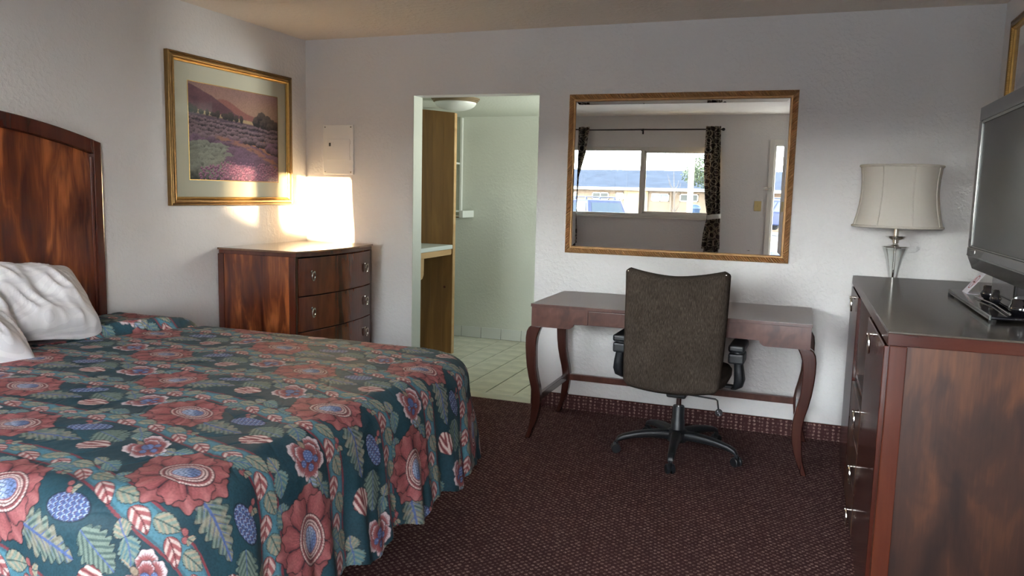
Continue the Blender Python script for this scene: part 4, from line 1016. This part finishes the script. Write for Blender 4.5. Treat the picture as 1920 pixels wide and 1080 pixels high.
# ------------------------------------------------------------------ television and card
def make_tv():
    xs, y0, y1, zb, zt = .655, 2.66, 3.695, 1.135, 1.79
    t = thing('television', 'black flat-screen television on a glass-black stand on the dresser', 'television', (xs+.06, (y0+y1)/2, 1.02))
    zs0, zs1, ys0, ys1 = 1.225, 1.735, y0+.05, y1-.05
    b = MB(); b.box(xs+.004, xs+.075, y0, y1, 1.192, zt); b.box(xs+.075, xs+.12, y0+.18, y1-.18, 1.24, zt-.12); b.build('rear_case', 'tv_bezel', t, .012)
    for nm, q in (('bezel_top', (y0, y1, zs1, zt)), ('bezel_side', (y0, ys0, zs0, zs1)), ('bezel_side', (ys1, y1, zs0, zs1))):
        box(nm, 'tv_bezel', t, xs-.008, xs+.004, *q, .003)
    box('bezel_bottom', 'tv_bezel', t, xs-.010, xs+.004, y0, y1, 1.190, zs0, .004)
    fr = MB()
    for q in ((ys0, ys1, zs1-.012, zs1), (ys0, ys1, zs0, zs0+.006), (ys0, ys0+.006, zs0+.006, zs1-.012), (ys1-.006, ys1, zs0+.006, zs1-.012)): fr.box(xs-.006, xs+.004, *q)
    fr.build('screen_surround', 'tv_bezel_edge', t, .002)
    box('screen', 'tv_screen', t, xs, xs+.004, ys0+.006, ys1-.006, zs0+.006, zs1-.012)
    MB().prism([(xs-.010, 1.190), (xs+.05, 1.190), (xs+.05, 1.146), (xs+.012, 1.135)], 'Y', y0+.01, y1-.01).build('speaker_bar', 'tv_bezel', t, .002)
    box('chin_line', 'tv_bezel_edge', t, xs-.0115, xs-.008, y0+.004, y1-.004, 1.1905, 1.1935)
    yl = y1-.16
    MB().prism([(yl, 1.2045), (yl+.010, 1.2045), (yl+.010, 1.2085), (yl+.0055, 1.2085), (yl+.0055, 1.2165), (yl, 1.2165)], 'X', xs-.0115, xs-.0095).build('maker_mark', 'nickel', t)
    yc = (y0+y1)/2
    st = MB().prism([(.588, 2.895), (.592, 3.70), (.62, 3.75), (.83, 3.70), (.83, 2.90)], 'Z', 1.028, 1.040).build('stand_base', 'black_gloss', t, .004)
    MB().prism([(.588, 2.895), (.592, 3.70), (.597, 3.71), (.593, 2.895)], 'Z', 1.026, 1.042).build('chrome_lip', 'tv_bezel_edge', st, .001)
    for x, y in ((.60, 2.91), (.60, 3.68), (.80, 2.92), (.80, 3.66)): MB().lathe([(.012, 1.02), (.012, 1.029)], (x, y, 0), 12).build('rubber_foot', 'rubber', st)
    for y in (3.42, 3.26, 2.98): MB().lathe([(.03, 1.040), (.040, 1.048), (.044, 1.060), (.040, 1.072), (.037, 1.076), (.037, 1.088), (.032, 1.094), (.002, 1.096)], (.70, y, 0), 28).build('stand_foot', 'black_gloss', t, smooth=True)
    box('neck', 'black_gloss', t, .675, .735, yc-.17, yc+.17, 1.04, 1.20, .01)
    MB().tube([(.64, 3.44, 1.046), (.66, 3.2, 1.046), (.65, 2.92, 1.046)], .003, 8).build('chrome_rod', 'chrome', t, smooth=True)
make_tv()

def make_card():
    cx, cy = .636, 3.615
    t = thing('no_smoking_card', 'small white folded no-smoking card standing on the television base', 'card', (cx, cy, 1.04))
    D = Vector((0, -1, 0)); Bk = Vector((1, 0, 0))
    w, h, lean = .098, .112, math.radians(36)
    Up = Vector((0, 0, math.cos(lean)))+Bk*math.sin(lean); Nn = D.cross(Up).normalized()
    O = Vector((cx, cy, 1.0405))-D*w/2
    def slab(o, e1, e2, nn, l1, l2, th):
        p = [o, o+e1*l1, o+e1*l1+e2*l2, o+e2*l2]; return [tuple(q) for q in p]+[tuple(q-nn*th) for q in p]
    FS = [(0, 1, 2, 3), (7, 6, 5, 4), (0, 4, 5, 1), (1, 5, 6, 2), (2, 6, 7, 3), (3, 7, 4, 0)]
    fr = MB().add(slab(O, D, Up, Nn, w, h, .0008), FS).build('front_leaf', 'card_white', t)
    Up2 = Bk; MB().add(slab(O+Bk*.001+Vector((0, 0, .001)), D, Up2, Vector((0, 0, 1)), w, h*.62, .0008), FS).build('back_leaf', 'card_white', t)
    C0 = O+D*w/2+Up*h*.5+Nn*.0006
    def flat(pts, name, mat): MB().add([tuple(C0+D*a+Up*b_+Nn*.0004) for a, b_ in pts], [tuple(range(len(pts)))]).build(name, mat, fr)
    R = .030; n = 40; b = MB(); vs_ = []
    for r_ in (R, R-.004): vs_ += [tuple(C0+D*r_*math.cos(2*PI*i/n)+Up*r_*1.1*math.sin(2*PI*i/n)+Nn*.0003) for i in range(n)]
    b.add(vs_, [(i, (i+1) % n, n+(i+1) % n, n+i) for i in range(n)]); b.build('red_ring', 'print_red', fr)
    flat([(-.0215, .0205), (-.0185, .0235), (.0215, -.0205), (.0185, -.0235)], 'red_bar', 'print_red')
    C0 = C0-Nn*.0002
    flat([(-.018, -.0035), (.012, -.0035), (.012, .0025), (-.018, .0025)], 'cigarette', 'print_black'); flat([(.0135, -.0035), (.019, -.0035), (.019, .0025), (.0135, .0025)], 'cigarette_tip', 'print_red')
make_card()

# ------------------------------------------------------------------ outside (seen in the mirror through window and door, plus unseen sun blockers)
struct(box('ground', 'asphalt', None, -60, 40, -75, YF-1.9, GZ-.1, GZ))
struct(box('walkway', 'concrete', None, -12, 10, YF-1.9, YF-.15, GZ-.1, -.06))
box('porch_roof', 'frame_white', None, -9, 8, YF-1.0, YF-.15, 2.40, 2.48)['kind'] = 'structure'
for x in (-1.478, -4.6, 1.75):
    t = tag(box('porch_post', 'frame_white', None, x-.036, x+.036, YF-.695, YF-.625, -.06, 2.40, .006), None, 'post', 'white porch posts')
    t['label'] = {-1.478: 'white porch post outside the right window pane in the mirror', -4.6: 'white porch post outside beyond the left end of the window', 1.75: 'white porch post outside beyond the entry door'}[x]
    box('post_foot', 'frame_white', t, x-.055, x+.055, YF-.715, YF-.605, -.06, .04, .006)

def building(name, label, x0, x1, yf, depth, zE, zR, wall, wins, doors=(), over=.6, flat=False):
    t = thing(name, label, 'building', ((x0+x1)/2, yf-depth/2, GZ))
    box('wall', wall, t, x0, x1, yf-depth, yf, GZ, zE)
    if flat: box('roof', 'roof_shingle', t, x0-.04, x1+.04, yf-depth-.04, yf+.04, zE, zR)
    else:
        ym = yf-depth/2
        MB().prism([(yf+over, zE-.10), (yf+over, zE+.02), (ym, zR), (yf-depth-over, zE+.02), (yf-depth-over, zE-.10), (ym, zR-.15)], 'X', x0-.4, x1+.4).build('roof', 'roof_shingle', t)
        box('fascia', 'frame_white', t, x0-.4, x1+.4, yf+over, yf+over+.03, zE-.14, zE+.03)
    for (a, b_, z0, z1, kind) in wins:
        f = MB()
        for q in ((a, b_, z0, z0+.06), (a, b_, z1-.06, z1), (a, a+.06, z0, z1), (b_-.06, b_, z0, z1), ((a+b_)/2-.03, (a+b_)/2+.03, z0, z1)): f.box(q[0], q[1], yf, yf+.05, q[2], q[3])
        w = f.build('window', 'frame_white', t)
        box('pane', 'window_dark' if kind else 'blind_pale', w, a+.05, b_-.05, yf, yf+.015, z0+.05, z1-.05)
    for a, b_, z0, z1 in doors: box('door', 'frame_white', t, a, b_, yf, yf+.04, z0, z1, .01)
    return t
tb = building('motel_building', 'long tan single-storey building with grey roof across the car park in the mirror', -26, 2.6, -38, 12, 1.86, 3.15, 'stucco_tan',
         [(-12.45, -11.38, 1.12, 1.56, 1), (-10.95, -10.44, 1.12, 1.57, 0), (-8.75, -7.68, 1.10, 1.57, 0), (-7.04, -5.95, 1.12, 1.57, 1), (-1.7, -.7, .9, 1.5, 0), (-17, -15.9, 1.1, 1.56, 1)], [(-10.3, -9.5, GZ, 1.5), (-3.6, -2.7, GZ, 1.5)])
box('porch_panel', 'stucco_cream', tb, -10.42, -8.95, -38, -37.9, GZ, 1.8)
MB().tube([(-7.55, -37.9, 1.8), (-7.55, -37.9, GZ)], .06, 8).build('downspout', 'stucco_tan', tb)
building('added_sun_block', 'added unseen tan block that shades most of the window from the sun', 0.8, 4.72, -20, 8, 5.6, 5.9, 'stucco_tan', [(1.6, 2.8, 1.0, 2.1, 0), (1.6, 2.8, 3.6, 4.7, 1)], [(3.2, 4.1, GZ, 1.55)], flat=True)  # unseen, added to stop sun entering the rest of the window
building('added_door_sun_block', 'added unseen cream block that shades the entry door from the sun', 6.6, 13.5, -20, 3, 5.6, 5.9, 'stucco_cream', [(7.6, 8.8, 1.0, 2.1, 1), (7.6, 8.8, 3.6, 4.7, 0)], [(9.5, 10.4, GZ, 1.55)], flat=True)  # added out of view so no sunbeam comes through the open door
lb = building('added_low_sun_block', 'added unseen low block with a slanting top that trims the sun patch from below', 4.80, 6.45, -20.3, 2.4, 3.0, 3.02, 'stucco_cream', [(5.2, 5.8, 1.0, 2.0, 0)], flat=True)  # made-up low block; its top sets the sun patch's lower edge
MB().prism([(4.78, 3.02), (6.47, 3.02), (6.47, 3.04), (4.78, 3.44)], 'Y', -22.74, -20.26).build('sun_block_slope', 'roof_shingle', lb)  # tilted top added to slant the bottom of the sun patch

def car(name, label, paint, loc, heading, L=4.7, W=1.85, hgt=1.74):
    t = thing(name, label, 'car', loc)
    lx, ly, lz = loc; c, s = math.cos(heading), math.sin(heading)
    def put(b, *a, **k):
        b.v = [(lx+c*x-s*y, ly+s*x+c*y, lz+z) for x, y, z in b.v]; return b.build(*a, **k)
    hw = W/2; k = hgt/1.74
    put(MB().prism([(-L/2, .32), (L/2-.05, .32), (L/2, .45), (L/2-.04, .98*k), (1.15, 1.06*k), (-L/2+.02, 1.04*k), (-L/2-.04, .6)], 'Y', -hw, hw), 'body', paint, t, .06, 3, smooth=True, angle=30)
    bx0, bx1, rx0, rx1 = -L/2+.03, 1.10, -L/2+.32, .45
    b = MB(); zt = hgt-.02; z0 = 1.02*k; iw = hw-.05; ir = hw-.20
    b.add([(bx0, -iw, z0), (bx1, -iw, z0), (bx1, iw, z0), (bx0, iw, z0), (rx0, -ir, zt), (rx1, -ir, zt), (rx1, ir, zt), (rx0, ir, zt)], [(3, 2, 1, 0), (4, 5, 6, 7), (0, 1, 5, 4), (1, 2, 6, 5), (2, 3, 7, 6), (3, 0, 4, 7)])
    cab = put(b, 'cabin', paint, t, .05, 3, smooth=True, angle=30)
    def lerp(p, q, a): return tuple(p[i]+(q[i]-p[i])*a for i in range(3))
    def pane(A, B, C, D, u0, u1, v0, v1, off, sub):
        P = lambda u, v: lerp(lerp(A, B, u), lerp(D, C, u), v)
        q = [P(u0, v0), P(u1, v0), P(u1, v1), P(u0, v1)]; o = Vector(off)
        b = MB().add([tuple(Vector(p)+o*.012) for p in q]+[tuple(Vector(p)-o*.02) for p in q], [(0, 1, 2, 3), (7, 6, 5, 4), (0, 4, 5, 1), (1, 5, 6, 2), (2, 6, 7, 3), (3, 7, 4, 0)]); put(b, sub, 'car_glass', cab)
    v8 = [(bx0, -iw, z0), (bx1, -iw, z0), (bx1, iw, z0), (bx0, iw, z0), (rx0, -ir, zt), (rx1, -ir, zt), (rx1, ir, zt), (rx0, ir, zt)]
    for sd in (0, 1):
        A, B, C, D = (v8[0], v8[1], v8[5], v8[4]) if sd == 0 else (v8[3], v8[2], v8[6], v8[7]); off = (0, -1 if sd == 0 else 1, .2)
        for u0, u1 in ((.06, .30), (.34, .62), (.66, .93)): pane(A, B, C, D, u0, u1, .12, .84, off, 'side_window')
    pane(v8[3], v8[0], v8[4], v8[7], .08, .92, .10, .86, (-1, 0, .2), 'rear_window'); pane(v8[1], v8[2], v8[6], v8[5], .06, .94, .08, .92, (1, 0, .3), 'windscreen')
    for sd in (-1, 1):
        put(MB().tube([(-1.75, sd*.62, hgt+.075), (.25, sd*.62, hgt+.075)], .022, 8), 'roof_rail', paint, t)
        for x in (-1.7, -.75, .2): put(MB().box(x-.06, x+.06, sd*.62-.025, sd*.62+.025, hgt-.04, hgt+.07), 'rail_foot', paint, t, .02)
        put(MB().box(-L/2-.045, -L/2+.05, sd*(hw-.16)-.07, sd*(hw-.16)+.07, .68, .98*k), 'tail_light', 'tail_red', t, .02)
        for x in (-L/2+.85, L/2-.85):
            w = MB().lathe([(.20, -.11), (.33, -.11), (.35, -.08), (.35, .08), (.33, .11), (.20, .11)], (x, sd*(hw-.10), .35), 24, 'Y'); wh = put(w, 'wheel', 'rubber', t, smooth=True, angle=35)
            put(MB().lathe([(.02, sd*.10), (.19, sd*.10), (.20, sd*.115), (.03, sd*.12)], (x, sd*(hw-.10), .35), 16, 'Y'), 'rim', 'nickel', wh, smooth=True)
    put(MB().box(-L/2-.09, -L/2+.05, -hw+.08, hw-.08, .36, .58), 'bumper', 'rubber', t, .03)
car('sport_utility_car', 'dark blue car with roof rails parked outside the left window pane', 'car_paint_blue', (-8.3, -19.6, GZ), math.radians(222))
car('parked_car', 'dark blue car seen through the open entry door in the mirror', 'car_paint_navy', (-1.0, -33, GZ+.25), math.radians(225), hgt=1.62)

t = thing('trash_can', 'blue lidded trash can by the tan building across the car park', 'trash can', (-5.5, -33, GZ))
MB().lathe([(.24, 0), (.30, 1.25), (.31, 1.27)], (-5.5, -33, GZ), 24).build('bin', 'can_blue', t, smooth=True)
MB().lathe([(.33, 1.26), (.34, 1.30), (.30, 1.42), (.18, 1.50), (.01, 1.52)], (-5.5, -33, GZ), 24).build('lid', 'can_blue', t, smooth=True)

def bare_tree():
    rng = random.Random(3); x, y = -5.65, -27
    t = thing('young_tree', 'thin leafless young tree in front of the tan building', 'tree', (x, y, GZ))
    MB().tube([(x, y, GZ), (x+.02, y, .6), (x-.03, y, 1.5), (x-.10, y, 2.7)], [.035, .03, .02, .006], 8).build('trunk', 'bark', t, smooth=True)
    for i in range(14):
        z = rng.uniform(.3, 1.9); a = rng.uniform(0, 2*PI); l = rng.uniform(.35, .8)
        MB().tube([(x, y, z), (x+.35*l*math.cos(a), y+.35*l*math.sin(a), z+.5*l), (x+.5*l*math.cos(a), y+.5*l*math.sin(a), z+1.1*l)], [.012, .008, .003], 6).build('branch', 'bark', t, smooth=True)
bare_tree()
def leafy_tree(label, x, y, zc, R, n, seed):
    rng = np.random.default_rng(seed)
    t = thing('leafy_tree', label, 'tree', (x, y, GZ))
    MB().tube([(x, y, GZ), (x+.1, y, zc-R*.5), (x-.1, y, zc+R*.4)], [.16, .12, .05], 10).build('trunk', 'bark', t, smooth=True)
    cl = [(rng.normal(0, .5, 3)*R*np.array([.8, .8, .85])+np.array([x, y, zc]), R*rng.uniform(.25, .45)) for _ in range(16)]
    vs_, fs_ = [], []
    for i in range(n):
        c, r = cl[rng.integers(len(cl))]; d = rng.normal(size=3); d /= np.linalg.norm(d); p = c+d*r*rng.uniform(.55, 1.0)
        a = rng.normal(size=3); a /= np.linalg.norm(a); b_ = np.cross(a, d); b_ /= max(np.linalg.norm(b_), 1e-6); s = rng.uniform(.05, .10)
        k = len(vs_); vs_ += [tuple(p-a*s), tuple(p+b_*s*.5), tuple(p+a*s), tuple(p-b_*s*.5)]; fs_.append((k, k+1, k+2, k+3))
    o = mk_obj('foliage', vs_, fs_, 'leaf_green', t); o['kind'] = 'stuff'
leafy_tree('leafy green tree above the roof beside the right curtain in the mirror', -4.4, -34, 2.9, 1.7, 5200, 4)
